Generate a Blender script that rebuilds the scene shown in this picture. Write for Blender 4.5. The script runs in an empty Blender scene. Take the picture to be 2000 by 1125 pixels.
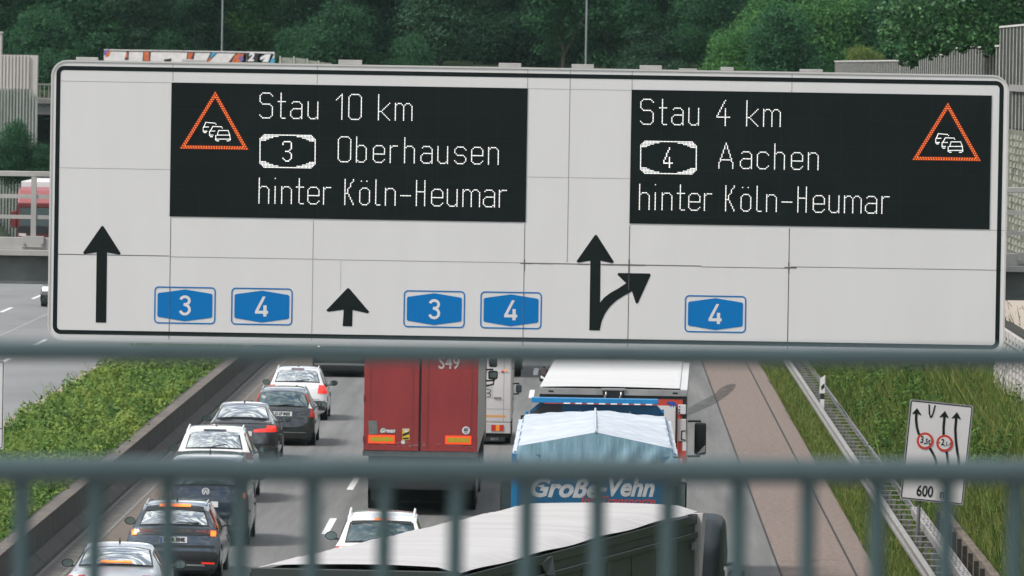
import bpy, bmesh, math, random
import numpy as np
from mathutils import Vector, Matrix
random.seed(7); RNG = np.random.default_rng(7)
SC = bpy.context.scene; COL = SC.collection
PI = math.pi; R = math.radians

# ------------------------------------------------------------------ camera, sky, sun, exposure
FP, HC, ROLL = 16000.0, 10.0, 0.0163          # focal length in photo pixels, eye height, tilt of the handheld camera
cam_d = bpy.data.cameras.new("camera"); cam = bpy.data.objects.new("camera", cam_d); COL.objects.link(cam)
cam_d.sensor_width = 36; cam_d.lens = 36 * FP / 2000; cam_d.clip_start = .5; cam_d.clip_end = 6000
fw = Vector((-148 / FP, 1, -440 / FP)).normalized(); rt = fw.cross(Vector((0, 0, 1))).normalized(); up = rt.cross(fw)
upc = up * math.cos(ROLL) - rt * math.sin(ROLL); rtc = rt * math.cos(ROLL) + up * math.sin(ROLL)
mw = Matrix((rtc, upc, -fw)).transposed().to_4x4(); mw.translation = (0, 0, HC); cam.matrix_world = mw
cam_d.dof.use_dof = True; cam_d.dof.focus_distance = 124; cam_d.dof.aperture_fstop = 9.6; cam_d.dof.aperture_blades = 0
SC.camera = cam

SUN_EL, SUN_AZ = 50.0, -120.0                # azimuth measured from +Y towards +X
W = bpy.data.worlds.new("World"); SC.world = W; W.use_nodes = True
nt = W.node_tree; N = nt.nodes; L = nt.links; bg = N["Background"]
sky = N.new("ShaderNodeTexSky"); sky.sky_type = 'NISHITA'; sky.sun_disc = False
sky.sun_elevation = R(SUN_EL); sky.sun_rotation = R(SUN_AZ); sky.air_density = 1.0; sky.dust_density = 2.0
tc = N.new("ShaderNodeTexCoord"); mp = N.new("ShaderNodeMapping"); mp.inputs['Scale'].default_value = (1, 1, 2.2)
no = N.new("ShaderNodeTexNoise"); no.inputs['Scale'].default_value = 7.5; no.inputs['Detail'].default_value = 9; no.inputs['Roughness'].default_value = .58
no.inputs['Distortion'].default_value = .4
rp_ = N.new("ShaderNodeValToRGB"); rp_.color_ramp.elements[0].position = .40; rp_.color_ramp.elements[1].position = .60
no2 = N.new("ShaderNodeTexNoise"); no2.inputs['Scale'].default_value = 15; no2.inputs['Detail'].default_value = 6
cr2 = N.new("ShaderNodeValToRGB"); cr2.color_ramp.elements[0].color = (2.2, 2.4, 2.7, 1); cr2.color_ramp.elements[1].color = (12.5, 12.4, 12.0, 1)
cr2.color_ramp.elements[0].position = .40; cr2.color_ramp.elements[1].position = .57
mx = N.new("ShaderNodeMix"); mx.data_type = 'RGBA'
L.new(tc.outputs['Generated'], mp.inputs['Vector']); L.new(mp.outputs[0], no.inputs['Vector']); L.new(mp.outputs[0], no2.inputs['Vector'])
L.new(no.outputs['Fac'], rp_.inputs['Fac']); L.new(no2.outputs['Fac'], cr2.inputs['Fac'])
L.new(rp_.outputs['Color'], mx.inputs['Factor']); L.new(sky.outputs['Color'], mx.inputs['A']); L.new(cr2.outputs['Color'], mx.inputs['B'])
L.new(mx.outputs['Result'], bg.inputs['Color']); bg.inputs['Strength'].default_value = 0.1

sun_d = bpy.data.lights.new("sun", 'SUN'); sun_d.energy = 2.1; sun_d.angle = R(14); sun_d.color = (1, .965, .91)
sun = bpy.data.objects.new("sun", sun_d); COL.objects.link(sun)
sdir = Vector((math.sin(R(SUN_AZ)) * math.cos(R(SUN_EL)), math.cos(R(SUN_AZ)) * math.cos(R(SUN_EL)), math.sin(R(SUN_EL))))
sun.rotation_euler = sdir.to_track_quat('Z', 'Y').to_euler(); sun.location = (-60, 60, 90)
SC.view_settings.view_transform = 'Standard'; SC.view_settings.look = 'None'; SC.view_settings.exposure = 0.80; SC.view_settings.gamma = 1
SC.cycles.use_denoising = True
SC.cycles.max_bounces = 8; SC.cycles.transparent_max_bounces = 8; SC.cycles.sample_clamp_indirect = 4

# ------------------------------------------------------------------ survey: a photo pixel measured to a place at a known distance
def unroll(px, py):
    a, b = px - 1000, py - 562.5; c, s = math.cos(ROLL), math.sin(ROLL)
    return 1000 + a * c + b * s, 562.5 - a * s + b * c
def at(px, py, Y):
    u, v = unroll(px, py); k = Y / FP
    return (u - 1148) * k, HC - (v - 122.5) * k

# ------------------------------------------------------------------ materials
MATS = {}
def mat(name, col, rough=.5, metal=0, spec=.5, var=0, vscale=3, emit=None, es=1, coat=0, bump=0, bscale=40, ior=None, streak=None, col2=None):
    if name in MATS: return MATS[name]
    m = bpy.data.materials.new(name); m.use_nodes = True; MATS[name] = m
    t = m.node_tree; p = t.nodes["Principled BSDF"]
    p.inputs['Base Color'].default_value = (*col, 1); p.inputs['Roughness'].default_value = rough; p.inputs['Metallic'].default_value = metal
    p.inputs['Specular IOR Level'].default_value = spec; p.inputs['Coat Weight'].default_value = coat; p.inputs['Coat Roughness'].default_value = .05; p.inputs['Coat IOR'].default_value = 1.5 if coat < 1.5 else 1.6; p.inputs['Coat Weight'].default_value = min(coat, 1)
    if ior: p.inputs['IOR'].default_value = ior
    if emit: p.inputs['Emission Color'].default_value = (*emit, 1); p.inputs['Emission Strength'].default_value = es
    if var or bump or col2:
        g = t.nodes.new("ShaderNodeTexCoord"); n = t.nodes.new("ShaderNodeTexNoise"); n.inputs['Scale'].default_value = vscale; n.inputs['Detail'].default_value = 8
        n.inputs['Roughness'].default_value = .65
        src = g.outputs['Object']
        if streak:
            q = t.nodes.new("ShaderNodeMapping"); q.inputs['Scale'].default_value = streak; t.links.new(src, q.inputs['Vector']); src = q.outputs[0]
        t.links.new(src, n.inputs['Vector'])
        if var or col2:
            c = t.nodes.new("ShaderNodeValToRGB"); lo = tuple(x * (1 - var) for x in col) if not col2 else col; hi = tuple(min(1, x * (1 + var)) for x in col) if not col2 else col2
            c.color_ramp.elements[0].color = (*lo, 1); c.color_ramp.elements[1].color = (*hi, 1)
            c.color_ramp.elements[0].position = .35; c.color_ramp.elements[1].position = .65
            t.links.new(n.outputs['Fac'], c.inputs['Fac']); t.links.new(c.outputs['Color'], p.inputs['Base Color'])
        if bump:
            n3 = t.nodes.new("ShaderNodeTexNoise"); n3.inputs['Scale'].default_value = bscale; n3.inputs['Detail'].default_value = 4
            t.links.new(src, n3.inputs['Vector'])
            b = t.nodes.new("ShaderNodeBump"); b.inputs['Strength'].default_value = bump; b.inputs['Distance'].default_value = .02
            t.links.new(n3.outputs['Fac'], b.inputs['Height']); t.links.new(b.outputs['Normal'], p.inputs['Normal'])
    return m

def leaf_mat(name, c1, c2, c3=None, patch=0, dry=(.30, .22, .08), trans=.35):
    m = bpy.data.materials.new(name); m.use_nodes = True; t = m.node_tree; p = t.nodes["Principled BSDF"]
    g = t.nodes.new("ShaderNodeNewGeometry"); r = t.nodes.new("ShaderNodeValToRGB")
    e = r.color_ramp.elements; e[0].color = (*c1, 1); e[1].color = (*c2, 1)
    if c3: x = e.new(.93); x.color = (*c3, 1); e[1].position = .86; e[-1].position = 1.0; e[-1].color = (*c3, 1)
    t.links.new(g.outputs['Random Per Island'], r.inputs['Fac']); out = r.outputs['Color']
    oi = t.nodes.new("ShaderNodeObjectInfo"); hs = t.nodes.new("ShaderNodeHueSaturation")
    mr = t.nodes.new("ShaderNodeMapRange"); mr.inputs['To Min'].default_value = .86; mr.inputs['To Max'].default_value = 1.14
    t.links.new(oi.outputs['Random'], mr.inputs['Value']); t.links.new(mr.outputs[0], hs.inputs['Value']); t.links.new(out, hs.inputs['Color']); out = hs.outputs['Color']
    if patch:
        tcn = t.nodes.new("ShaderNodeTexCoord"); n = t.nodes.new("ShaderNodeTexNoise"); n.inputs['Scale'].default_value = patch; n.inputs['Detail'].default_value = 5
        t.links.new(tcn.outputs['Object'], n.inputs['Vector'])
        rr = t.nodes.new("ShaderNodeValToRGB"); rr.color_ramp.elements[0].position = .47; rr.color_ramp.elements[1].position = .60
        rr.color_ramp.elements[1].color = (.75, .75, .75, 1)
        t.links.new(n.outputs['Fac'], rr.inputs['Fac'])
        mxn = t.nodes.new("ShaderNodeMix"); mxn.data_type = 'RGBA'; mxn.inputs['B'].default_value = (*dry, 1)
        t.links.new(rr.outputs['Color'], mxn.inputs['Factor']); t.links.new(out, mxn.inputs['A']); out = mxn.outputs['Result']
    t.links.new(out, p.inputs['Base Color']); p.inputs['Roughness'].default_value = .6; p.inputs['Specular IOR Level'].default_value = .15
    tr = t.nodes.new("ShaderNodeBsdfTranslucent"); t.links.new(out, tr.inputs['Color'])
    ms = t.nodes.new("ShaderNodeMixShader"); ms.inputs[0].default_value = trans
    t.links.new(p.outputs[0], ms.inputs[1]); t.links.new(tr.outputs[0], ms.inputs[2]); t.links.new(ms.outputs[0], t.nodes["Material Output"].inputs['Surface'])
    return m

def soften(m, a0, a1, scale):
    """patchy edges for the painted shadow streak: opacity follows a noise"""
    t = m.node_tree; p = t.nodes['Principled BSDF']; g = t.nodes.new('ShaderNodeTexCoord'); n = t.nodes.new('ShaderNodeTexNoise'); n.inputs['Scale'].default_value = scale; n.inputs['Detail'].default_value = 6
    r = t.nodes.new('ShaderNodeMapRange'); r.inputs['From Min'].default_value = .35; r.inputs['From Max'].default_value = .65; r.inputs['To Min'].default_value = a0; r.inputs['To Max'].default_value = a1
    t.links.new(g.outputs['Object'], n.inputs['Vector']); t.links.new(n.outputs['Fac'], r.inputs['Value']); t.links.new(r.outputs[0], p.inputs['Alpha']); return m
def glow(name, col, s):
    return mat(name, tuple(min(1, c * .6) for c in col), .4, emit=col, es=s)

# ------------------------------------------------------------------ mesh helpers
class MB:
    def __init__(s): s.v = []; s.f = []; s.m = []
    def add(s, vs, fs, mi=0):
        o = len(s.v); s.v += [tuple(x) for x in vs]; s.f += [tuple(i + o for i in f) for f in fs]; s.m += [mi] * len(fs); return s
    def box(s, x0, x1, y0, y1, z0, z1, mi=0):
        return s.add([(x0, y0, z0), (x1, y0, z0), (x1, y1, z0), (x0, y1, z0), (x0, y0, z1), (x1, y0, z1), (x1, y1, z1), (x0, y1, z1)],
                     [(0, 3, 2, 1), (4, 5, 6, 7), (0, 1, 5, 4), (1, 2, 6, 5), (2, 3, 7, 6), (3, 0, 4, 7)], mi)
    def hexa(s, lo, hi, mi=0):      # bottom and top quads
        return s.add(list(lo) + list(hi), [(0, 3, 2, 1), (4, 5, 6, 7), (0, 1, 5, 4), (1, 2, 6, 5), (2, 3, 7, 6), (3, 0, 4, 7)], mi)
    def tube(s, pts, r, n=8, mi=0, r1=None):
        pts = [Vector(p) for p in pts]; rings = []
        for i, p in enumerate(pts):
            d = (pts[min(i + 1, len(pts) - 1)] - pts[max(i - 1, 0)]).normalized()
            a = d.orthogonal().normalized() if abs(d.z) > .9 else d.cross(Vector((0, 0, 1))).normalized()
            b = d.cross(a); rr = r if r1 is None else r + (r1 - r) * i / (len(pts) - 1)
            rings.append([p + a * rr * math.cos(2 * PI * k / n) + b * rr * math.sin(2 * PI * k / n) for k in range(n)])
        vs = [q for g in rings for q in g]; fs = []
        for i in range(len(pts) - 1):
            for k in range(n):
                fs.append((i * n + k, i * n + (k + 1) % n, (i + 1) * n + (k + 1) % n, (i + 1) * n + k))
        fs.append(tuple(range(n - 1, -1, -1))); fs.append(tuple((len(pts) - 1) * n + k for k in range(n)))
        return s.add(vs, fs, mi)
    def cyl_x(s, x0, x1, y, z, r, n=20, mi=0, r_in=0):
        vs = []; 
        for x in (x0, x1):
            vs += [(x, y + r * math.cos(2 * PI * k / n), z + r * math.sin(2 * PI * k / n)) for k in range(n)]
        fs = [(k, (k + 1) % n, n + (k + 1) % n, n + k) for k in range(n)] + [tuple(range(n)), tuple(range(2 * n - 1, n - 1, -1))]
        return s.add(vs, fs, mi)
    def extrude_y(s, prof, y0, y1, mi=0, closed=True):   # profile of (x,z)
        n = len(prof); vs = [(x, y0, z) for x, z in prof] + [(x, y1, z) for x, z in prof]
        fs = [(k, (k + 1) % n, n + (k + 1) % n, n + k) for k in range(n if closed else n - 1)]
        if closed: fs += [tuple(range(n - 1, -1, -1)), tuple(range(n, 2 * n))]
        return s.add(vs, fs, mi)
    def poly(s, pts, y=0, mi=0, th=0):      # flat shape in (x,z) facing -y
        a = sum(pts[i][0] * pts[(i + 1) % len(pts)][1] - pts[(i + 1) % len(pts)][0] * pts[i][1] for i in range(len(pts)))
        if a < 0: pts = pts[::-1]
        return s.add([(x, y, z) for x, z in pts], [tuple(range(len(pts)))], mi)
    def ribbon(s, pts, w, y=0, mi=0, closed=False):
        n = len(pts); Lp = []; Rp = []
        for i, (x, z) in enumerate(pts):
            if closed: a, b = pts[i - 1], pts[(i + 1) % n]
            else: a, b = pts[max(i - 1, 0)], pts[min(i + 1, n - 1)]
            d1 = Vector((x - a[0], z - a[1])); d2 = Vector((b[0] - x, b[1] - z))
            if d1.length < 1e-9: d1 = d2
            if d2.length < 1e-9: d2 = d1
            d1.normalize(); d2.normalize(); t = (d1 + d2); t = t.normalized() if t.length > 1e-6 else d1
            nrm = Vector((-t.y, t.x)); k = w / 2 / max(.35, nrm.dot(Vector((-d1.y, d1.x))))
            Lp.append((x + nrm.x * k, y, z + nrm.y * k)); Rp.append((x - nrm.x * k, y, z - nrm.y * k))
        m_ = n if closed else n - 1
        return s.add(Lp + Rp, [(n + i, n + (i + 1) % n, (i + 1) % n, i) for i in range(m_)], mi)
    def disc(s, x, z, r, y=0, n=8, mi=0):
        return s.add([(x + r * math.cos(2 * PI * k / n), y, z + r * math.sin(2 * PI * k / n)) for k in range(n)], [tuple(range(n))], mi)
    def dots(s, pts, r, y=0, n=6, mi=0):
        for x, z in pts: s.disc(x, z, r, y, n, mi)
        return s
    def xf(s, M, start=0):
        s.v = s.v[:start] + [tuple(M @ Vector(p)) for p in s.v[start:]]; return s
    def build(s, name, mats, parent=None, loc=(0, 0, 0), smooth=0, bevel=0, seg=2):
        me = bpy.data.meshes.new(name); me.from_pydata(s.v, [], s.f)
        for m in (mats if isinstance(mats, (list, tuple)) else [mats]): me.materials.append(m)
        me.polygons.foreach_set("material_index", s.m)
        if bevel:
            bm = bmesh.new(); bm.from_mesh(me); bmesh.ops.remove_doubles(bm, verts=bm.verts, dist=1e-5)
            es = [e for e in bm.edges if len(e.link_faces) == 2 and e.calc_face_angle(0) > .5]
            bmesh.ops.bevel(bm, geom=es, offset=bevel, segments=seg, affect='EDGES', clamp_overlap=True, profile=.5); bm.to_mesh(me); bm.free()
        if smooth:
            me.polygons.foreach_set("use_smooth", [True] * len(me.polygons)); me.set_sharp_from_angle(angle=R(smooth))
        me.update()
        o = bpy.data.objects.new(name, me); COL.objects.link(o); o.location = loc
        if parent: o.parent = parent
        return o

def rrect(x0, x1, z0, z1, r, n=5):
    p = []
    for cx, cz, a0 in ((x1 - r, z1 - r, 0), (x0 + r, z1 - r, 90), (x0 + r, z0 + r, 180), (x1 - r, z0 + r, 270)):
        p += [(cx + r * math.cos(R(a0 + 90 * k / n)), cz + r * math.sin(R(a0 + 90 * k / n))) for k in range(n + 1)]
    return p
def arc(cx, cz, rx, rz, a0, a1, n=12):
    return [(cx + rx * math.cos(R(a0 + (a1 - a0) * k / n)), cz + rz * math.sin(R(a0 + (a1 - a0) * k / n))) for k in range(n + 1)]

def tag(o, label=None, cat=None, group=None, kind=None):
    if label: o['label'] = label
    if cat: o['category'] = cat
    if group: o['group'] = group
    if kind: o['kind'] = kind
    return o
def thing(name, label, cat, loc, rz=0, group=None):
    o = bpy.data.objects.new(name, None); COL.objects.link(o); o.location = loc; o.rotation_euler = (0, 0, rz); o.empty_display_size = .3
    return tag(o, label, cat, group)
def struct(o): o['kind'] = 'structure'; return o

def text_geo(s, size, shear=0, bold=0, sx=1.0):
    c = bpy.data.curves.new("t", 'FONT'); c.body = s; c.size = size; c.shear = shear; c.offset = bold; c.align_x = 'CENTER'; c.align_y = 'CENTER'; c.resolution_u = 3
    o = bpy.data.objects.new("t", c); COL.objects.link(o); dg = bpy.context.evaluated_depsgraph_get(); dg.update()
    e = o.evaluated_get(dg); me = e.to_mesh(); vs = [(v.co.x * sx, v.co.y) for v in me.vertices]; fs = [tuple(p.vertices) for p in me.polygons]
    e.to_mesh_clear(); bpy.data.objects.remove(o); bpy.data.curves.remove(c)
    return vs, fs
def add_text(mb, s, size, x, z, y, mi=0, shear=0, bold=0, sx=1.0, up_=None):
    vs, fs = text_geo(s, size, shear, bold, sx)
    return mb.add([(x + a, y, z + b) for a, b in vs], fs, mi)

def quad_mesh(name, Q, mats, parent=None, mi=None):
    """Q: array (n,4,3)"""
    n = len(Q); me = bpy.data.meshes.new(name); me.vertices.add(n * 4); me.vertices.foreach_set("co", Q.reshape(-1).astype(np.float32))
    me.loops.add(n * 4); me.loops.foreach_set("vertex_index", np.arange(n * 4, dtype=np.int32))
    me.polygons.add(n); me.polygons.foreach_set("loop_start", np.arange(0, n * 4, 4, dtype=np.int32)); me.polygons.foreach_set("loop_total", np.full(n, 4, np.int32))
    for m in (mats if isinstance(mats, (list, tuple)) else [mats]): me.materials.append(m)
    if mi is not None: me.polygons.foreach_set("material_index", mi.astype(np.int32))
    me.update(calc_edges=True); me.validate()
    o = bpy.data.objects.new(name, me); COL.objects.link(o)
    if parent: o.parent = parent
    return o
def leaf_quads(P, Nrm, size, rng, aspect=.6):
    n = len(P); Nrm = Nrm / (np.linalg.norm(Nrm, axis=1, keepdims=True) + 1e-9)
    a = rng.normal(size=(n, 3)); a -= (a * Nrm).sum(1, keepdims=True) * Nrm; a /= np.linalg.norm(a, axis=1, keepdims=True) + 1e-9
    b = np.cross(Nrm, a); s = (size if np.ndim(size) else np.full(n, size))[:, None]
    a = a * s * .5; b = b * s * .5 * aspect
    return np.stack([P - a, P - a * .1 - b, P + a, P - a * .1 + b], 1)   # kite-shaped leaf
# ------------------------------------------------------------------ the ground and the roads
def sstep(a, b, x):
    t = min(1, max(0, (x - a) / (b - a))); return t * t * (3 - 2 * t)
def ground_z(X, Y):
    z = 0.0
    if X > 5.8:
        z = .12 * sstep(5.8, 7.2, X) + 1.75 * sstep(7.0, 10.2, X)
        if X > 10.3: z += (6.2 if Y < 352 else 5.2) * sstep(10.3, 10.9 if Y < 352 else 18, X)
    if X < -31.5: z = 5.5 * sstep(-31.5, -42, X)
    if X < -29.5 and Y > 418: z = max(z, 3.2 * sstep(-29.5, -33, X))
    if Y > 457:
        f = sstep(457, 459, Y); z = max(z, f * (8.0 + .09 * (Y - 459)))
    if Y < -80: z = max(z, 36 * sstep(-80, -260, Y))  # unseen ridge behind the camera, added to darken car reflections
    if abs(X) > 45 and Y < 457: z = max(z, 5.5 + 26 * sstep(45, 110, abs(X)))  # unseen side ridges, raised for the same darker reflections
    return z
xs = [-400, -120, -70, -50, -42, -39, -36, -34, -33, -32, -31.5, -30.5, -29.5, -15.4, -11, 0, 5.8, 6.2, 6.6, 7, 7.5, 8, 8.6, 9.2, 9.8, 10.2, 10.35, 10.6, 10.9, 12, 14, 16, 18, 24, 40, 100, 400]
ys = [-500, -260, -160, -110, -80, 0, 60, 100] + list(range(120, 352, 8)) + [351.9, 352.1, 360, 380, 400, 417, 419, 430, 440, 450, 456, 457, 457.5, 458, 458.5, 459, 470, 490, 520, 560, 620, 700, 900]
mb = MB(); nx = len(xs)
for y in ys:
    for x in xs: mb.v.append((x, y, ground_z(x, y) - .02))
for j in range(len(ys) - 1):
    for i in range(nx - 1): mb.f.append((j * nx + i, j * nx + i + 1, (j + 1) * nx + i + 1, (j + 1) * nx + i)); mb.m.append(0)
M_soil = mat("soil_grass", (.020, .042, .014), .95, vscale=1.5, bump=.6, col2=(.045, .065, .024))
struct(mb.build("ground", M_soil, smooth=60))

def sheet(name, x0, x1, y0, y1, z, m, ny=1):
    b = MB(); 
    for k in range(ny + 1):
        y = y0 + (y1 - y0) * k / ny; b.v += [(x0, y, z), (x1, y, z)]
    for k in range(ny): b.f.append((2 * k, 2 * k + 1, 2 * k + 3, 2 * k + 2)); b.m.append(0)
    return struct(b.build(name, m))
M_asph = mat("asphalt", (.100, .100, .098), .84, spec=.3, vscale=1.0, col2=(.172, .170, .166), bump=.35, bscale=90, streak=(1.5, .05, 1))
M_asph2 = mat("asphalt_opposite", (.150, .150, .150), .8, spec=.35, vscale=.35, col2=(.205, .205, .205), bump=.3, bscale=80, streak=(.5, .22, 1))
M_pink = mat("reddish_asphalt", (.135, .102, .087), .9, vscale=9, col2=(.20, .153, .131), bump=.3, bscale=70, streak=(1, .25, 1))
M_brown = mat("brown_lane_edge", (.095, .075, .060), .9, vscale=6, col2=(.16, .13, .107), bump=.4, bscale=80)
M_gut = mat("gutter_concrete", (.055, .05, .046), .9, vscale=2.4, col2=(.12, .11, .10), bump=.3)
M_gutl = mat("gutter_edge", (.15, .14, .13), .9, var=.3, vscale=2)
M_dark = mat("dark_joint", (.025, .025, .024), .9)
M_white = mat("road_paint", (.66, .65, .63), .7, var=.08, vscale=3)
sheet("road", -10.75, 3.88, -60, 456, .000, M_asph)
sheet("opposite_road", -31.3, -15.35, -60, 456, .000, M_asph2)
sheet("road_joint", 3.80, 5.86, -60, 456, -.006, M_dark)
sheet("hard_shoulder", 3.925, 5.37, -60, 456, .004, M_pink)
sheet("shoulder_strip", 5.42, 5.84, -60, 456, .004, M_pink)
sheet("lane_edge_strip", -9.95, -8.75, -60, 456, .004, M_brown)
sheet("gutter", -10.42, -9.99, -60, 456, .005, M_gut)
sheet("gutter_edge", -10.04, -9.96, -60, 456, .009, M_gutl)
sheet("gutter_line", -10.50, -10.44, -60, 456, .009, M_gutl)
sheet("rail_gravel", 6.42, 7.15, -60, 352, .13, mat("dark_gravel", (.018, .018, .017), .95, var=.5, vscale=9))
sheet("opposite_seam", -20.9, -20.84, -60, 456, .004, mat("seam_paint", (.3, .3, .3), .8))
# lane dashes: one object per line of markings
for nm, x in (("lane_marking", -5.46), ("lane_marking", -1.64), ("lane_marking", -22.75), ("lane_marking", -19.0)):
    b = MB(); ph = 172.4 if x > -10 else 281.5
    for k in range(-11, 16):
        y = ph + 18 * k
        if -20 < y < 440: b.add([(x - .075, y, .006), (x + .075, y, .006), (x + .075, y + 6, .006), (x - .075, y + 6, .006)], [(0, 1, 2, 3)])
    struct(b.build(nm, M_white))
# a pole's soft shadow painted as a dark streak over asphalt and reddish shoulder
M_shadow = soften(mat("painted_shadow", (.05, .047, .045), .85, var=.15, vscale=3), .25, .75, 2.5)
def gpt(px, py, z=0):
    u, v = unroll(px, py); Y = (HC - z) * FP / (v - 122.5); return ((u - 1148) * Y / FP, Y)
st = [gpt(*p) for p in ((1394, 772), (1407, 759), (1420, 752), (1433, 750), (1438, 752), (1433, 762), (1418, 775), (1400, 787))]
b = MB(); b.add([(x, y, .011) for x, y in st], [tuple(range(len(st)))]); struct(b.build("painted_shadow", M_shadow))
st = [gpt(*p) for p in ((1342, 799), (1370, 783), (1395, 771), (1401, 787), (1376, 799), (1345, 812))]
b = MB(); b.add([(x, y, .009) for x, y in st], [tuple(range(len(st)))]); struct(b.build("painted_shadow", soften(mat("painted_shadow_thin", (.06, .06, .058), .85, var=.1), .2, .6, 2.5)))

b = MB(); rc = random.Random(5)
for k in range(9):
    y = rc.uniform(140, 262); x = rc.uniform(3.95, 4.4); pts = []; x1 = rc.uniform(4.6, 5.35)
    while x < x1: pts.append((x, y)); x += .09; y += rc.uniform(-.22, .22)
    if len(pts) > 2:
        w = rc.uniform(.008, .016); n = len(pts); b.add([(p, q - w * 2, .0075) for p, q in pts] + [(p, q + w * 2, .0075) for p, q in pts], [(i, i + 1, n + i + 1, n + i) for i in range(n - 1)])
struct(b.build("shoulder_crack", mat("crack_dark", (.075, .058, .05), .9)))
# ------------------------------------------------------------------ the central reserve: wall, soil, plants, kerb
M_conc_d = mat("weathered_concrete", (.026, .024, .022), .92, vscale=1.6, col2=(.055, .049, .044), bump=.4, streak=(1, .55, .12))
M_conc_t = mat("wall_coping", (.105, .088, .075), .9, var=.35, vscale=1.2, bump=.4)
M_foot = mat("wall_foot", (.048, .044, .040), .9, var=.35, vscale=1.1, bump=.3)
root = thing("barrier_wall", "long dark stained concrete wall between the green central reserve and the jammed lanes", "wall", (-10.75, 200, 0))
b = MB(); f_ = MB(); t_ = MB(); j_ = MB()
y = -160
while y < 255:
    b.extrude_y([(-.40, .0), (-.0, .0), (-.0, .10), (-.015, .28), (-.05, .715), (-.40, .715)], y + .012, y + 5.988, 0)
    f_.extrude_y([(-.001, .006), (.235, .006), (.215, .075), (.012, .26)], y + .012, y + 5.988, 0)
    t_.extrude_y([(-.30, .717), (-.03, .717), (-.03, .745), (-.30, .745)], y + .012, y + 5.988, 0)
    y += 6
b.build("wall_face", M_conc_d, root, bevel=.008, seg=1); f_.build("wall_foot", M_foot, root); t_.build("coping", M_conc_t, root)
def soil_z(x, y=0): return .06 + .54 * min(1, max(0, (x + 15.3) / 4.0)) ** .8
b = MB()
for k in range(9):
    x = -15.3 + 4.16 * k / 8; b.v += [(x, -60, soil_z(x)), (x, 455, soil_z(x))]
for k in range(8): b.f.append((2 * k, 2 * k + 2, 2 * k + 3, 2 * k + 1)); b.m.append(0)
struct(b.build("reserve_soil", M_soil))
kb = MB()
y = -50
while y < 450:
    kb.extrude_y([(-15.62, -.01), (-15.30, -.01), (-15.30, .15), (-15.34, .17), (-15.58, .17), (-15.62, .13)], y, y + 3.96); y += 4
M_kerb = mat("reserve_kerb", (.30, .235, .195), .9, var=.3, vscale=1.3)
struct(kb.build("kerb", M_kerb))

def plant_field(n, xr, yr, zf, size, rng, hmax, ybias=1.0, clump=60, spread=.5):
    """small leafy plants: leaves gathered in low mounds"""
    nc = n // clump
    cx = rng.uniform(*xr, nc); cy = yr[0] + (yr[1] - yr[0]) * rng.uniform(0, 1, nc) ** ybias
    hh = (.12 + .88 * rng.uniform(0, 1, nc) ** 2.2) * hmax; rr = spread * rng.uniform(.5, 1.2, nc)
    d = rng.normal(size=(nc, clump, 3)); d[:, :, 2] = np.abs(d[:, :, 2]); d /= np.linalg.norm(d, axis=2, keepdims=True)
    rad = rng.uniform(.55, 1.05, (nc, clump, 1))
    P = np.empty((nc, clump, 3)); P[:, :, 0] = cx[:, None] + d[:, :, 0] * rad[:, :, 0] * rr[:, None]
    P[:, :, 1] = cy[:, None] + d[:, :, 1] * rad[:, :, 0] * rr[:, None] * 1.2
    P[:, :, 2] = d[:, :, 2] * rad[:, :, 0] * hh[:, None]
    P = P.reshape(-1, 3); P[:, 2] += np.array([zf(a, c) for a, c in P[:, :2]])
    Nn = d.reshape(-1, 3) * .6 + rng.normal(size=P.shape) * .55 + np.array([0, -.15, .5])
    keep = (P[:, 0] > xr[0] - .05) & (P[:, 0] < xr[1] + .05); P = P[keep]; Nn = Nn[keep]
    return leaf_quads(P, Nn, rng.uniform(*size, len(P)), rng)
def blades(n, xr, yr, zf, rng, h=(.15, .45), w=.03, ybias=1.0):
    x = rng.uniform(*xr, n); y = yr[0] + (yr[1] - yr[0]) * rng.uniform(0, 1, n) ** ybias
    z = np.array([zf(a, c) for a, c in zip(x, y)]); hh = rng.uniform(*h, n); a = rng.uniform(0, PI, n); ln = rng.normal(size=(n, 2)) * .35 * hh[:, None]
    dx = np.cos(a) * w / 2; dy = np.sin(a) * w / 2
    Q = np.empty((n, 4, 3)); Q[:, 0] = np.stack([x - dx, y - dy, z - .02], 1); Q[:, 1] = np.stack([x + dx, y + dy, z - .02], 1)
    Q[:, 2] = np.stack([x + ln[:, 0] + dx * .3, y + ln[:, 1] + dy * .3, z + hh], 1); Q[:, 3] = np.stack([x + ln[:, 0] - dx * .3, y + ln[:, 1] - dy * .3, z + hh * .97], 1)
    return Q
M_med = leaf_mat("reserve_leaves", (.022, .090, .010), (.070, .215, .020), (.16, .25, .06), patch=.42, dry=(.20, .26, .045), trans=.25)
Q = np.concatenate([plant_field(90000, (-15.25, -11.2), (140, 200), soil_z, (.05, .13), RNG, .72, clump=110, spread=.38),
                    plant_field(45000, (-15.25, -11.2), (200, 285), soil_z, (.08, .175), RNG, .72, clump=100, spread=.44),
                    blades(5000, (-15.2, -11.2), (138, 280), soil_z, RNG, (.2, .6), .022),
                    plant_field(6000, (-15.0, -11.4), (140, 285), soil_z, (.07, .15), RNG, .95, clump=60, spread=.22), plant_field(4500, (-11.3, -10.9), (138, 260), lambda x, y: .60, (.06, .14), RNG, .28, clump=45, spread=.22), plant_field(2500, (-15.5, -15.1), (138, 280), lambda x, y: .05, (.06, .13), RNG, .28, clump=50, spread=.2)])
o = quad_mesh("reserve_plants", Q, M_med); tag(o, "low leafy green ground cover filling the central reserve beside the concrete wall", "ground cover", kind="stuff")

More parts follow.
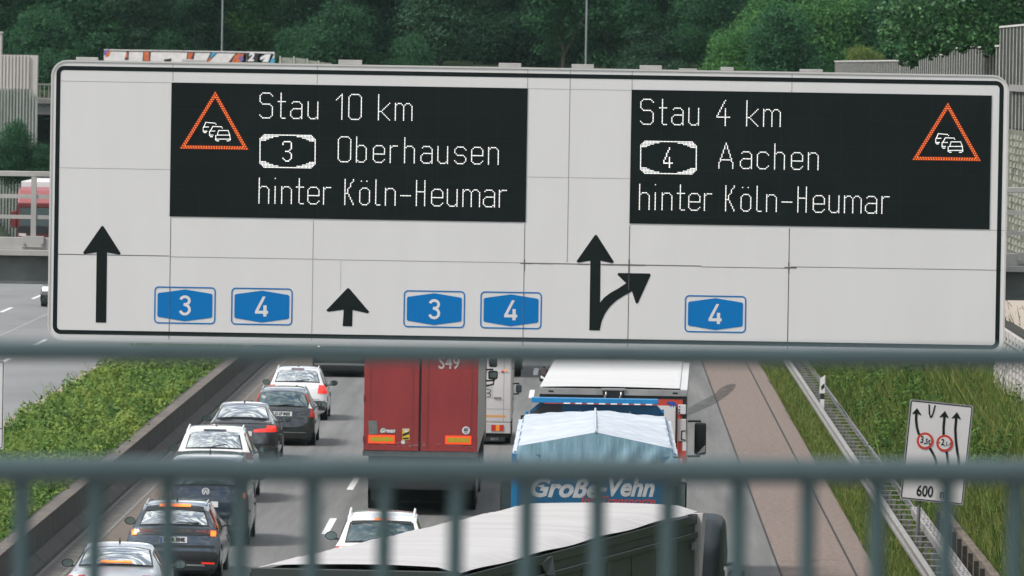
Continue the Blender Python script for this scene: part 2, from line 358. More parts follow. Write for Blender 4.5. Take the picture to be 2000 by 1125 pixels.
M_grass = leaf_mat("verge_grass", (.018, .095, .012), (.052, .19, .022), (.20, .21, .06), patch=.55, dry=(.125, .16, .035), trans=.25)
Q = np.concatenate([blades(60000, (5.86, 6.95), (130, 280), ground_z, RNG, (.10, .34), .026, 1.25),
                    blades(84000, (7.68, 12), (130, 300), ground_z, RNG, (.15, .5), .03, 1.2), blades(9000, (7.2, 10.3), (176, 285), ground_z, RNG, (.4, 1.0), .028, 1.1), blades(8000, (7.1, 7.8), (173, 300), ground_z, RNG, (.15, .5), .03, 1.2)])
o = quad_mesh("verge_grass", Q, M_grass); tag(o, "rough green and straw coloured grass on the right hand verge and bank", "grass", kind="stuff")
M_bank = leaf_mat("bank_leaves", (.014, .068, .012), (.046, .150, .022), (.11, .20, .035), trans=.25)
Q = np.concatenate([plant_field(56000, (7.1, 8.9), (176, 268), ground_z, (.06, .14), RNG, 1.35, clump=260, spread=.55), plant_field(64000, (7.05, 10.6), (176, 285), ground_z, (.06, .15), RNG, .85, clump=220, spread=.5),
                    plant_field(6000, (8.4, 12), (132, 178), ground_z, (.06, .14), RNG, .3, clump=60, spread=.35)])
o = quad_mesh("bank_plants", Q, M_bank); tag(o, "dark green weeds and brambles covering the bank behind the guard rail", "plants", kind="stuff")
o = quad_mesh("left_bank_plants", plant_field(16000, (-41, -31.4), (330, 446), ground_z, (.2, .45), RNG, 1.0, clump=110, spread=1.1), M_bank)
tag(o, "green weeds on the far left bank beside the oncoming red lorry", "plants", kind="stuff")

# ------------------------------------------------------------------ guard rail on the right, box beam, low wall, marker post
M_galv = mat("galvanised_steel", (.235, .225, .212), .55, metal=.3, var=.15, vscale=2.5)
M_galv_l = mat("pale_galvanised_steel", (.30, .285, .28), .55, metal=.2, var=.2, vscale=2)
M_galv_d = mat("dull_steel", (.20, .205, .21), .5, metal=.4, var=.15)
gr = thing("guard_rail", "long galvanised crash barrier with ladder of spacer bars along the right verge", "guard rail", (6.42, 130, 0))
b = MB(); b.extrude_y([(.03, .43), (-.05, .47), (-.05, .53), (.02, .565), (.02, .605), (-.05, .64), (-.05, .70), (.03, .745), (.045, .735), (-.03, .69), (-.03, .65), (.04, .61), (.04, .56), (-.03, .52), (-.03, .48), (.045, .445)], 0, 190)
b.build("rail_beam", M_galv, gr, smooth=30)
b = MB(); b.extrude_y([(.60, .50), (.64, .50), (.64, .66), (.60, .66)], 0, 190); b.build("rear_rail", M_galv_d, gr)
for k in range(72):
    y = .6 + k * 1.95
    s = MB(); s.box(.05, .598, y, y + .07, .655, .672); s.build("spacer", M_galv_l, gr)
for k in range(48):
    y = .55 + k * 2.8
    s = MB(); s.box(.30, .36, y + .1, y + .17, -.05, .638); s.build("post", M_galv_d, gr)
bb = thing("box_beam_barrier", "pale grey perforated box beam barrier starting behind the crash barrier by the lane sign", "guard rail", (6.98, 128, 0))
b = MB(); b.box(-.105, .105, 0, 44.2, .62, .80); b.build("beam", M_galv_l, bb, bevel=.012)
h = MB()
for k in range(27):
    y0 = .35 + k * 1.62
    for dy, xsx in ((0, (-.05, .045)), (.52, (-.02, .06)), (1.0, (-.055, .03))):
        for x in xsx:
            h.add([(x + .019 * math.cos(a * PI / 4), y0 + dy + .13 * math.sin(a * PI / 4), .806) for a in range(8)], [tuple(range(8))])
    h.add([(-.108, y0 + .10 * math.sin(a * PI / 4), .70 + .02 * math.cos(a * PI / 4)) for a in range(8)], [tuple(range(8))])
h.build("bolt_hole", M_dark, bb)
for k in range(16):
    s = MB(); s.box(-.05, .05, .6 + 2.8 * k, .72 + 2.8 * k, -.1, .618); s.build("post", M_galv_d, bb)
lw = thing("low_retaining_wall", "low brown weathered retaining wall with dark posts under the grass bank at lower right", "wall", (7.5, 130, 0))
b = MB(); b.box(0, .16, 0, 42, -.2, .74); b.build("wall_panel", mat("brown_concrete", (.13, .105, .085), .95, var=.4, vscale=1.5, bump=.4), lw, bevel=.012)
for k in range(18):
    s = MB(); s.box(-.09, -.003, 1.2 + 2.4 * k, 1.34 + 2.4 * k, -.2, .70); s.build("post", mat("dark_timber", (.028, .025, .022), .9), lw)
mx_, mz_ = at(1606, 765, 226)
d = thing("marker_post", "small white roadside marker post with black band behind the crash barrier", "marker post", (mx_, 226, 0))
M_wpl = mat("white_plastic", (.72, .72, .72), .45)
b = MB(); b.hexa([(-.05, -.04, .3), (.06, -.04, .3), (.06, .05, .3), (-.05, .05, .3)], [(-.05, -.04, 1.0), (.06, -.04, 1.0), (.06, .05, 1.0), (-.05, .05, 1.0)])
b.hexa([(-.075, -.05, 1.02), (.075, -.05, 1.02), (.075, .06, 1.02), (-.075, .06, 1.02)], [(-.055, -.05, 1.42), (.075, -.05, 1.52), (.075, .06, 1.52), (-.055, .06, 1.42)])
b.build("post", M_wpl, d); b = MB(); b.box(-.052, .062, -.043, .053, .86, 1.02); b.poly([(-.03, 1.10), (.06, 1.18), (.06, 1.30), (-.03, 1.22)], -.054); b.build("black_band", M_dark, d)

# ------------------------------------------------------------------ walls on the right
M_crib = mat("crib_concrete", (.33, .315, .30), .9, vscale=3, col2=(.50, .48, .46), bump=.3)
M_crib_g = mat("mossy_crib_concrete", (.17, .18, .14), .92, vscale=4, col2=(.36, .36, .31), bump=.3)
M_beige = mat("beige_concrete", (.50, .42, .36), .88, vscale=2.2, col2=(.60, .52, .46), streak=(1, 6, .15), bump=.2)
M_shade = mat("painted_shade", (.018, .020, .018), .95)
def crib(name, label, X, y0, y1, z0, z1, m, zrow=.17, pitch=1.55, base=None, cap=False):
    r = thing(name, label, "wall", (X, (y0 + y1) / 2, z0)); yc = (y0 + y1) / 2
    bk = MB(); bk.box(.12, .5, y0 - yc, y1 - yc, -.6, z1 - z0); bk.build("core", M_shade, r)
    cl = MB(); y = y0
    while y < y1: cl.box(-.035, .118, y - yc, y - yc + .11, -.4, z1 - z0); y += pitch
    cl.build("upright", m, r)
    st_ = MB(); z = .0; k = 0
    while z < z1 - z0 - .1:
        y = y0 + .02
        while y < y1 - .3:
            dz = random.uniform(-.012, .012)
            if random.random() > .06: st_.hexa([(.0, y - yc + .12, z + dz), (.118, y - yc + .12, z + dz), (.118, y - yc + pitch - .02, z + dz), (.0, y - yc + pitch - .02, z + dz)],
                     [(.015, y - yc + .12, z + .105 + dz), (.118, y - yc + .12, z + .105 + dz), (.118, y - yc + pitch - .02, z + .105 + dz), (.015, y - yc + pitch - .02, z + .105 + dz)])
            y += pitch
        z += zrow; k += 1
    st_.build("block_course", m, r)
    if cap:
        c = MB(); c.box(-.05, .5, y0 - yc - .1, y1 - yc, z1 - z0 + .002, z1 - z0 + .28); c.build("coping", M_crib, r)
        c = MB(); y = y0
        while y < y1: 
            c.box(-.054, -.05, y - yc + .5, y - yc + .9, z1 - z0 + .06, z1 - z0 + .14); c.box(-.054, -.05, y - yc + 1.2, y - yc + 1.24, z1 - z0 + .0, z1 - z0 + .26); y += 1.55
        c.build("coping_slot_shade", M_shade, r)
    return r
crib("crib_wall", "grey lattice crib wall of concrete blocks at the right edge beside the grass bank", 10.15, 150, 203.2, 1.2, 3.45, M_crib, cap=True)
r = thing("retaining_wall", "beige streaked concrete wall under the gantry at the right edge", "wall", (10.5, 250, 3.45))
b = MB(); b.box(0, .5, -100, 100, -1.6, 2.1); b.build("wall_panel", M_beige, r)
b = MB(); b.box(-.3, 0, -100, -46.8, .281, .34); b.build("gap_shade_strip", M_shade, r)  # near-black strip: shade of the set-back gap put into its colour
crib("crib_wall", "upper mossy lattice crib wall seen through the gantry railing at right", 10.38, 150, 350, 5.6, 8.55, M_crib_g)
nb = thing("noise_barrier", "tall stepped noise barrier of thin pale uprights on dark panels at upper right", "noise barrier", (10.42, 250, 8.6))
M_slat = mat("pale_slat", (.55, .54, .51), .7, var=.15)
for (y0, y1, zt, p_) in ((150, 210, 11.14, 1.66), (210, 243.5, 10.66, 1.62), (243.5, 278, 10.48, 1.6), (278, 352, 10.31, 1.55)):
    b = MB(); b.box(.03, .12, y0 - 250, y1 - 250, 0, zt - 8.6 - .05); pan_ = b
    b = MB(); b.box(.0, .16, y0 - 250 + .02, y1 - 250 - .02, zt - 8.6 - .048, zt - 8.6 + .0); b.build("cap_rail", M_slat, nb)
    b = pan_; y = y0 + .04
    while y < y1: b.box(.016, .03, y - 250, y - 250 + .05, -.1 if y0 > 160 else -.1, zt - 8.6 - .05); y += p_
    b.m = [0] * 6 + [1] * (len(b.f) - 6); b.build("slatted_panel", [mat("ivy_dark_panel", (.012, .017, .012), .9, vscale=1.5, col2=(.030, .035, .026)), M_slat], nb)
b = MB(); b.box(-.05, .02, -100, -46.6, .9, 1.06); b.build("mid_rail", M_galv_l, nb)

# ------------------------------------------------------------------ far left: fluted wall, overpass, graffiti wall, fence, lamp posts
M_flute = mat("fluted_concrete", (.40, .37, .34), .9, vscale=1.2, col2=(.53, .49, .46), streak=(3, 3, .25))
M_flute_g = mat("mossy_fluted_concrete", (.20, .235, .205), .9, vscale=1.2, col2=(.34, .36, .33), streak=(3, 3, .3))
def pz(px, py, Y): return at(px, py, Y)
xr_, zt_ = at(73, 108, 430); x0_ = at(-120, 108, 430)[0]
fwall = thing("fluted_wall", "beige concrete wall with vertical flutes and mossy lower ribs at upper left", "wall", ((xr_ + x0_) / 2, 430, 0)); cx_ = (xr_ + x0_) / 2
b = MB(); b.box(x0_ - cx_, xr_ - cx_, .12, .7, 0, zt_); b.build("wall_panel", M_flute, fwall)
b = MB(); x = x0_
while x < xr_ - .5:
    b.box(x - cx_, x - cx_ + .12, .0, .117, 0, zt_ - .02); x += .178
b.build("flute", M_flute, fwall)
b = MB(); x = x0_; k = 0; zl = at(40, 173, 430)[1]
while x < xr_ - .05:
    st_ = max(0, (x - (xr_ - .42)) * 1.6); b.hexa([(x - cx_, -.25, 0), (x - cx_ + .085, -.25, 0), (x - cx_ + .085, -.001, 0), (x - cx_, -.001, 0)], [(x - cx_, -.16, zl - st_), (x - cx_ + .085, -.16, zl - st_), (x - cx_ + .085, -.001, zl - st_), (x - cx_, -.001, zl - st_)]); x += .165
b.build("lower_rib", M_flute_g, fwall)
xa, za = at(3, 65, 432)
tw = thing("concrete_pier", "tall pale concrete pier cut by the left edge of the photo", "pier", (xa - .8, 432, 0)); b = MB(); b.box(-.8, .8, 0, .8, 0, za); b.box(-.9, .86, -.05, .85, za, za + .08); b.build("shaft", M_flute, tw, bevel=.02)

op = thing("overpass", "dark concrete overpass with a barred railing glimpsed left of the big sign", "bridge", (-10, 448, 0))
b = MB(); b.box(-36, 24, 0, 8, 6.75, 7.35); b.box(-36, 24, -.25, 8.2, 7.352, 7.6); b.build("deck", mat("overpass_concrete", (.16, .155, .15), .9, var=.25, vscale=.6), op)
for x in (-23.5, -3.2, 15.8):
    b = MB(); b.box(x - .5, x + .5, 1, 7, 0, 6.748); b.build("pier", mat("overpass_pier", (.07, .07, .068), .9), op)
b = MB(); b.box(-36, 24, 7.6, 7.99, .0, 6.748); b.build("underdeck_shade", M_shade, op)  # near-black wall added across the roads as the shade under the deck
b = MB(); b.box(-36, 24, -.15, -.07, 8.36, 8.44); b.box(-36, 24, -.14, -.08, 7.62, 7.67)
x = -36
while x < 24: b.box(x, x + .05, -.13, -.09, 7.67, 8.36); x += .24
b.build("railing", mat("overpass_rail", (.20, .18, .16), .7), op)

YG = 456.6
gx0, gz0 = at(203, 96, YG); gx1, gz1 = at(536, 104, YG)
gw = thing("graffiti_wall", "pale noise wall sprayed with black, orange and blue graffiti above the sign's top edge", "wall", ((gx0 + gx1) / 2, YG, 7.6)); gc = (gx0 + gx1) / 2
zt = 10.38 - 7.6; wdt = (gx1 - gx0) / 2
M_gw = mat("graffiti_white", (.66, .63, .61), .8, var=.12, vscale=3)
b = MB(); b.box(-wdt, wdt, 0, .2, .002, zt); b.build("wall_panel", M_gw, gw)
gm = [mat("spray_black", (.02, .02, .022), .7), mat("spray_orange", (.55, .13, .04), .7, var=.3, vscale=6), mat("spray_blue", (.04, .33, .52), .7), mat("spray_violet", (.16, .11, .28), .7), mat("spray_white", (.72, .71, .70), .7)]
def G(px, py): x, z = at(px, py, YG); return (x - gc, z - 7.6)
b = MB()
def gp(pts, mi, k): b.poly([G(*p) for p in pts], -.004 - .002 * k, mi)
b.ribbon([G(205, 99.5), G(330, 101), G(480, 104), G(535, 106)], .06, -.003, 0)
gp([(203, 98), (214, 97), (216, 103), (206, 110), (202, 105)], 3, 0); gp([(208, 103), (217, 98), (213, 110), (206, 112)], 1, 1)
for pts, mi in (([(247, 101), (252, 101), (251, 117), (243, 117)], 0), ([(246, 103), (250, 103), (249, 113), (245, 113)], 1), ([(280, 100), (295, 101), (293, 120), (278, 120)], 0), ([(282, 101), (291, 101), (291, 119), (280, 119)], 1),
                ([(320, 116), (335, 114), (334, 121), (321, 121)], 0), ([(366, 102), (381, 102), (377, 121), (363, 121)], 0), ([(368, 103), (377, 103), (374, 115), (366, 118)], 1), ([(412, 102), (426, 102), (408, 121), (402, 121)], 0),
                ([(414, 103), (423, 103), (412, 113), (410, 113)], 2), ([(409, 113), (413, 113), (408, 121), (404, 121)], 1), ([(446, 122), (455, 110), (462, 103), (480, 104), (480, 122)], 0), ([(452, 122), (459, 108), (465, 104), (476, 106), (472, 122)], 1),
                ([(465, 112), (472, 108), (476, 116), (470, 122)], 3), ([(476, 106), (482, 104), (481, 122), (474, 122)], 0), ([(504, 106), (533, 105), (528, 122), (503, 122)], 0), ([(529, 116), (536, 112), (535, 123), (527, 123)], 2)):
    gp(pts, mi, 1 + .3 * mi)
gp([(482, 104), (535, 106), (527, 122.5), (482, 122)], 0, 1.0)
add_text(b, "2", .62, *G(490, 112), -.011, 4, shear=.2, bold=.03); b.poly([G(*p) for p in ((508, 112), (519, 106), (529, 106), (524, 121), (512, 121), (518, 112), (509, 118))], -.013, 4)
b.build("graffiti", gm, gw)
fe = thing("panel_fence", "low pale panel fence with posts stepping down right of the graffiti wall", "fence", (gx1 + 1.6, YG, 7.6)); fo = gx1 + 1.6
for (pa, pb, ya, yb) in ((547, 574, 112, 113), (574, 600, 112.5, 115), (600, 622, 117, 120), (622, 650, 121, 123.5)):
    (xa, za), (xb, zb) = at(pa, ya, YG), at(pb, yb, YG); b = MB()
    b.hexa([(xa - fo, 0, 0), (xb - fo - .06, 0, 0), (xb - fo - .06, .08, 0), (xa - fo, .08, 0)], [(xa - fo, 0, za - 7.6), (xb - fo - .06, 0, zb - 7.6), (xb - fo - .06, .08, zb - 7.6), (xa - fo, .08, za - 7.6)])
    b.build("panel", mat("fence_panel", (.26, .27, .22), .8, var=.2), fe)
    b = MB(); b.box(xa - fo - .03, xa - fo + .04, -.06, -.003, 0, za - 7.6 + .08); b.build("post", mat("fence_post", (.48, .46, .43), .8), fe)
for px, lab in ((434, "thin grey lamp mast rising behind the graffiti wall left of centre"), (1145, "thin grey lamp mast rising against dark trees right of centre")):
    x, _ = at(px, 60, 466); lp = thing("lamp_mast", lab, "lamp post", (x, 466, ground_z(x, 466)))
    b = MB(); b.tube([(0, 0, -.2), (0, 0, 9)], .055, 10, r1=.045); b.build("mast", mat("mast_steel", (.24, .26, .27), .6, metal=.2), lp)
    b = MB(); b.tube([(0, 0, 9.003), (0, -.4, 9.5), (0, -1.3, 9.7)], .04, 8); b.box(-.14, .14, -2.0, -1.303, 9.64, 9.76); b.build("lamp_head", M_galv, lp)
# ------------------------------------------------------------------ the gantry
YS = 120.0; KS = YS / FP
M_gan = mat("gantry_paint", (.36, .35, .335), .55, var=.12, vscale=1.5)
M_gan_d = mat("gantry_dark_steel", (.135, .145, .14), .5, metal=.2, var=.2, vscale=2)
M_bolt = mat("bolt_steel", (.5, .5, .5), .35, metal=.8)
ga = thing("sign_gantry", "grey steel gantry with walkway railing carrying the big motorway sign", "gantry", (-3.5, 121.2, 0))
def gz(py, px): return at(px, py, 121)[1]
zt0, zt1 = gz(345, 40), gz(334.5, 40)
b = MB(); b.box(-14, 13, 0, .08, zt0, zt1); b.build("handrail", M_gan, ga, bevel=.006, seg=1)
for ya, yb in ((388, 380), (428, 420.5)):
    b = MB(); b.box(-14, 13, .015, .065, gz(ya, 40), gz(yb, 40)); b.build("mid_rail", M_gan, ga)
ztoe0, ztoe1 = gz(488, 40), gz(464, 40)
b = MB(); b.box(-14, 13, -.02, .06, ztoe0, ztoe1); b.box(-14, 13, -.10, .02, gz(500, 40), ztoe0 - .002); b.build("toe_beam", M_gan, ga, bevel=.006, seg=1)
b = MB(); b.box(-14, 13, .10, .5, gz(549, 40), gz(500, 40) - .002); b.box(-14, 13, .04, .56, gz(549, 40) - .05, gz(549, 40) - .002); b.build("main_beam", M_gan_d, ga)
b = MB(); b.box(-14, 13, .52, 1.6, gz(497, 40) , gz(492, 40)); b.build("walkway", M_gan_d, ga)
xpost = at(63, 400, 121)[0] + 3.5; k = -2
while xpost + 2.105 * k < 13:
    x = xpost + 2.105 * k
    if x > -14:
        p = MB(); p.box(x - .038, x + .038, -.004, .084, ztoe1 - .02, zt0 - .002); q = p.build("railing_post", M_gan, ga)
        p = MB(); p.box(x - .165, x + .165, -.05, -.022, gz(484, 62), gz(461.5, 62)); p.build("base_plate", M_gan, q, bevel=.004, seg=1)
        p = MB()
        for s in (-.13, .13): p.tube([(x + s, -.075, gz(476, 62)), (x + s, -.048, gz(476, 62))], .02, 8)
        p.build("bolt", M_bolt, q)
    k += 1
for x in (-13.2, 12.6):
    b = MB(); b.box(x - .25, x + .25, .101, .6, -.2, gz(549, 40) - .051); b.build("leg", M_gan_d, ga, bevel=.02)

# ------------------------------------------------------------------ the overhead sign (everything in metres on the board's own face)
def S0(px, py): u, v = unroll(px, py); return ((u - 1148) * KS, HC - (v - 122.5) * KS)
UX0, UX1, VZ0, VZ1 = 93.0, 1963.5, 682.0, 131.2
bx0, bx1 = (UX0 - 1148) * KS, (UX1 - 1148) * KS; bz0, bz1 = HC - (VZ0 - 122.5) * KS, HC - (VZ1 - 122.5) * KS
bxc = (bx0 + bx1) / 2
sign = thing("overhead_sign", "huge white motorway sign board with two black LED displays warning of traffic jams", "road sign", (bxc, YS, bz0))
def S(px, py): x, z = S0(px, py); return (x - bxc, z - bz0)
PX = KS
M_board = mat("sign_white", (.618, .602, .594), .5, vscale=1.2, col2=(.642, .627, .619), streak=(1.5, 1, .25))
M_black = mat("sign_black", (.004, .0080, .0080), .55, spec=.2)
M_blue = mat("sign_blue", (.002, .150, .42), .5, spec=.15)
M_disp = mat("display_black", (.0030, .0068, .0068), .6, spec=.18, var=.25, vscale=.9)
M_seam = mat("panel_seam", (.30, .29, .28), .8)
M_seam_d = mat("dark_panel_seam", (.12, .11, .10), .8, var=.4, vscale=2)
M_rim = mat("sign_rim", (.52, .50, .48), .5, metal=.1)
# rounded prism with a face
def prism(mb, pts, y0, y1, mi=0):
    n = len(pts); mb.add([(x, y0, z) for x, z in pts] + [(x, y1, z) for x, z in pts], [tuple(range(n)), tuple(range(2 * n - 1, n - 1, -1))] + [(k, n + k, n + (k + 1) % n, (k + 1) % n) for k in range(n)], mi)
hw, hh = (bx1 - bx0) / 2, bz1 - bz0
b = MB(); prism(b, rrect(-hw + .02, hw - .02, .02, hh - .02, .21), 0, .16); b.build("board", M_board, sign)
b = MB(); o_ = rrect(-hw, hw, 0, hh, .235); i_ = rrect(-hw + .026, hw - .026, .026, hh - .026, .21); n = len(o_)
vs = [(x, -.012, z) for x, z in o_] + [(x, -.012, z) for x, z in i_] + [(x, .18, z) for x, z in o_] + [(x, .0, z) for x, z in i_]
b.add(vs, [(k, (k + 1) % n, n + (k + 1) % n, n + k) for k in range(n)] + [(k, 2 * n + k, 2 * n + (k + 1) % n, (k + 1) % n) for k in range(n)] + [(n + k, n + (k + 1) % n, 3 * n + (k + 1) % n, 3 * n + k) for k in range(n)])
b.build("rim", M_rim, sign, smooth=40)
dx, dz0, dz1 = 10.2 * PX, 15 * PX, 11.5 * PX; w_ = 8.3 * PX
b = MB(); o_ = rrect(-hw + dx - w_ / 2 + w_ * .5, hw - dx, dz0, hh - dz1, .12); b.ribbon(rrect(-hw + dx + w_ / 2, hw - dx - w_ / 2, dz0 + w_ / 2, hh - dz1 - w_ / 2, .085), w_, -.0035, 0, closed=True)
b.build("border_line", M_black, sign)
# panel seams
b = MB()
def seamv(px, y0, y1, mi=0, w=1.3, lay=-.0022): b.ribbon([S(px + .0163 * (497 - y0), y0), S(px + .0163 * (497 - y1), y1)], w * PX, lay - .0004 * mi, mi)
def seamh(py, x0, x1, mi=0, w=1.3, lay=-.0014): b.ribbon([S(x0, py + .0163 * (x0 - 1000)), S(x1, py + .0163 * (x1 - 1000))], w * PX, lay - .0004 * mi, mi)
seamv(332, 124, 158, 0); seamv(332, 426, 664, 1); seamv(611, 430, 666, 0); seamv(666, 508, 566, 0, .6); seamv(1025, 132, 172, 0); seamv(1024, 437, 676, 1); seamv(1108, 135, 512, 0, 1.5)
seamv(1229, 136, 175, 0); seamv(1229, 440, 678, 1, 1.5); seamv(1541, 142, 180, 0); seamv(1541, 446, 686, 1, 1.6); seamv(614, 126, 164, 0)
seamh(511, 104, 330, 1, 1.5); seamh(512.5, 332, 620, 0, 1.4); seamh(513, 620, 1024, 0, 1.3); seamh(513.5, 1024, 1370, 1, 2.0); seamh(515, 1370, 1545, 1, 1.2); seamh(512, 1545, 1955, 1, 1.1)
for a_, c_, w_ in ((1128, 1150, 2.2), (1176, 1260, 2.7), (1016, 1040, 2.4), (1532, 1556, 2.6), (1052, 1080, 1.9)): seamh(513.7, a_, c_, 1, w_, -.0030)
for p_, a_, c_, w_ in ((1229, 506, 538, 2.9), (1541, 512, 534, 2.6), (1024.5, 506, 530, 2.2), (1229, 538, 556, 1.9)): seamv(p_, a_, c_, 1, w_, -.0034)
seamv(332, 560, 633, 1, 1.1, -.0085); seamv(1024, 570, 643, 1, 1.1, -.0085); seamv(1229, 536, 566, 1, 1.1, -.0085)
seamh(342, 108, 334, 0, .9); seamh(345, 1030, 1232, 0, .9); seamh(172.5, 113, 334, 0, .8); seamh(172.5, 1030, 1236, 0, .8); seamh(434, 1930, 1962, 0, 1.0)
b.build("panel_joint", [M_seam, M_seam_d], sign)
# grime at the seams' crossings
# lane arrows
def arrow(pts): a = MB(); a.poly([S(*p) for p in pts], -.0045); return a.build("lane_arrow", M_black, sign)
arrow([(186, 630), (188, 493), (164, 496.5), (161.5, 493.5), (197, 442.5), (199.5, 441), (202, 442.5), (235, 494.5), (233, 497.5), (208.5, 493.3), (206.5, 630.5)])
arrow([(669, 637), (671, 605), (640, 609), (637, 606), (677, 564), (680, 562.5), (683, 564.5), (721, 609), (718, 612), (688.5, 605.5), (687.5, 637.5)])
arrow([(1151, 645), (1153, 509), (1128.5, 513), (1126, 510), (1161.5, 459.5), (1164, 458), (1166.5, 460), (1199, 511), (1196.5, 514), (1173, 509), (1172, 591), (1180, 581), (1192, 572), (1208, 563), (1223, 553),
       (1206, 536.5), (1207.5, 533), (1269, 534), (1271, 537), (1246.5, 591), (1243.6, 593), (1241.5, 591), (1234.4, 569), (1218, 578), (1204, 587), (1192, 598), (1182, 612), (1175, 628), (1171.3, 645.5)])
# route shields
def shield(cx, cy, digit):
    x0, z0 = S(cx, cy); a = MB()
    W2, H2 = 60.0 * PX, 36.2 * PX
    a.ribbon([(x0 + x, z0 + z) for x, z in rrect(-W2 + 1.2 * PX, W2 - 1.2 * PX, -H2 + 1.2 * PX, H2 - 1.2 * PX, 7.5 * PX)], 2.5 * PX, -.0045, 0, closed=True)
    q = [(-53.6, 21), (-51.5, 23.4), (0, 31.2), (51.5, 23.4), (53.6, 21), (53.6, -21), (51.5, -23.4), (0, -31.2), (-51.5, -23.4), (-53.6, -21)]
    a.poly([(x0 + x * PX, z0 + z * PX) for x, z in q], -.0045, 0)
    sh = a.build("route_shield", M_blue, sign)
    d = MB()
    if digit == "3":
        up_ = arc(0, 9.3, 8.6, 7.6, 165, -82, 14) + [(-2.5, 2.0)]
        lo = [(-2.4, 2.1)] + arc(0, -8.2, 9.1, 9.0, 75, -165, 16)
        d.ribbon([(x0 + x * PX, z0 + z * PX) for x, z in up_], 5.3 * PX, -.0065); d.ribbon([(x0 + x * PX, z0 + z * PX) for x, z in lo], 5.3 * PX, -.0068)
    else:
        zz = [(1290, 215), (1322, 215), (1245, 370), (1298, 370), (1298, 310), (1333, 310), (1333, 370), (1350, 370), (1350, 402), (1333, 402), (1333, 432), (1298, 432), (1298, 402), (1208, 402), (1208, 375)]
        d.poly([(x0 + (x - 1281) / 5.556 * PX, z0 + (324 - z) / 5.556 * PX) for x, z in zz], -.0065)
    d.build("numeral", M_board, sh)
for c in ((360.5, 596.5, "3"), (511, 598.8, "4"), (848, 603.8, "3"), (998, 606, "4"), (1397.3, 613.3, "4")): shield(*c)
# LED displays
M_led = glow("white_led", (1.0, 1.0, .97), .60); M_ledo = glow("orange_led", (1.0, .20, .02), .5); M_ledr = mat("led_red_halo", (.07, .006, .003), .6, emit=(.20, .006, .0), es=.4)
GLY = {
 'S': [[(9, 16), (7, 18), (2, 18), (0, 16), (0, 12), (2, 10), (7, 10), (9, 8), (9, 2), (7, 0), (2, 0), (0, 2)]],
 't': [[(2, 18), (2, 1), (3, 0), (5, 0)], [(0, 12), (5, 12)]], 'a': [[(1, 11), (2, 12), (6, 12), (8, 10), (8, 0)], [(8, 7), (2, 7), (0, 5), (0, 2), (2, 0), (6, 0), (8, 2)]],
 'u': [[(0, 12), (0, 2), (2, 0), (5, 0), (7, 2)], [(7, 12), (7, 0)]], '1': [[(0, 14), (4, 18), (4, 0)]],
 '0': [[(2, 0), (0, 2), (0, 16), (2, 18), (7, 18), (9, 16), (9, 2), (7, 0), (2, 0)]], 'O': [[(2, 0), (0, 2), (0, 16), (2, 18), (7, 18), (9, 16), (9, 2), (7, 0), (2, 0)]],
 'k': [[(0, 0), (0, 18)], [(0, 6), (2, 6), (8, 12)], [(2, 6), (8, 0)]], 'm': [[(0, 0), (0, 12)], [(0, 10), (2, 12), (4, 12), (6, 10), (6, 0)], [(6, 10), (8, 12), (10, 12), (12, 10), (12, 0)]],
 '4': [[(6, 18), (0, 7), (0, 6), (9, 6)], [(6, 12), (6, 0)]], 'b': [[(0, 18), (0, 0)], [(0, 10), (2, 12), (5, 12), (7, 10), (7, 2), (5, 0), (2, 0), (0, 2)]],
 'e': [[(0, 6), (8, 6), (8, 10), (6, 12), (2, 12), (0, 10), (0, 2), (2, 0), (6, 0), (8, 2)]], 'r': [[(0, 0), (0, 12)], [(0, 10), (2, 12), (5, 12)]],
 'h': [[(0, 0), (0, 18)], [(0, 10), (2, 12), (5, 12), (7, 10), (7, 0)]], 's': [[(8, 10), (6, 12), (2, 12), (0, 10), (0, 8), (2, 6), (6, 6), (8, 4), (8, 2), (6, 0), (2, 0), (0, 2)]],
 'n': [[(0, 0), (0, 12)], [(0, 10), (2, 12), (5, 12), (7, 10), (7, 0)]], 'i': [[(0, 0), (0, 12)], [(0, 18), (0, 18)]],
 'K': [[(0, 0), (0, 18)], [(0, 8), (1, 8), (6, 18)], [(2, 9), (6, 0)]], 'ö': [[(2, 0), (0, 2), (0, 10), (2, 12), (5, 12), (7, 10), (7, 2), (5, 0), (2, 0)], [(1, 17), (1, 17)], [(5, 17), (5, 17)]],
 'l': [[(0, 18), (0, 1), (1, 0), (3, 0)]], '-': [[(0, 7), (7, 7)]], 'H': [[(0, 0), (0, 18)], [(6, 0), (6, 18)], [(0, 10), (6, 10)]],
 'A': [[(0, 0), (0, 3), (5, 18), (10, 3), (10, 0)], [(1, 6), (9, 6)]], 'c': [[(8, 10), (6, 12), (2, 12), (0, 10), (0, 2), (2, 0), (6, 0), (8, 2)]],
 '3s': [[(0, 12), (1, 14), (5, 14), (6, 13), (6, 9), (4, 7), (2, 7)], [(4, 7), (6, 5), (6, 2), (4, 0), (2, 0), (0, 2)]], '4s': [[(4, 14), (0, 4), (0, 3), (6, 3)], [(4, 7), (4, 0)]]}
def raster(lines):
    s = set()
    for ln in lines:
        for (xa, ya), (xb, yb) in zip(ln, ln[1:]):
            n = max(abs(xb - xa), abs(yb - ya), 1)
            for k in range(n + 1): s.add((round(xa + (xb - xa) * k / n), round(ya + (yb - ya) * k / n)))
    return s
PIT = 2.7
def led_line(parent, chars, by, bx):
    """letters by their left edge in photo pixels; baseline height by at px bx"""
    m = MB()
    for c, px in chars:
        for i, j in raster(GLY[c]):
            x = px + i * PIT; y = by + .0163 * (x - bx) - j * PIT
            m.dots([S(x + .0163 * j * PIT, y)], 1.08 * PX, -.0155, 8)
    return m.build("led_text", M_led, parent)
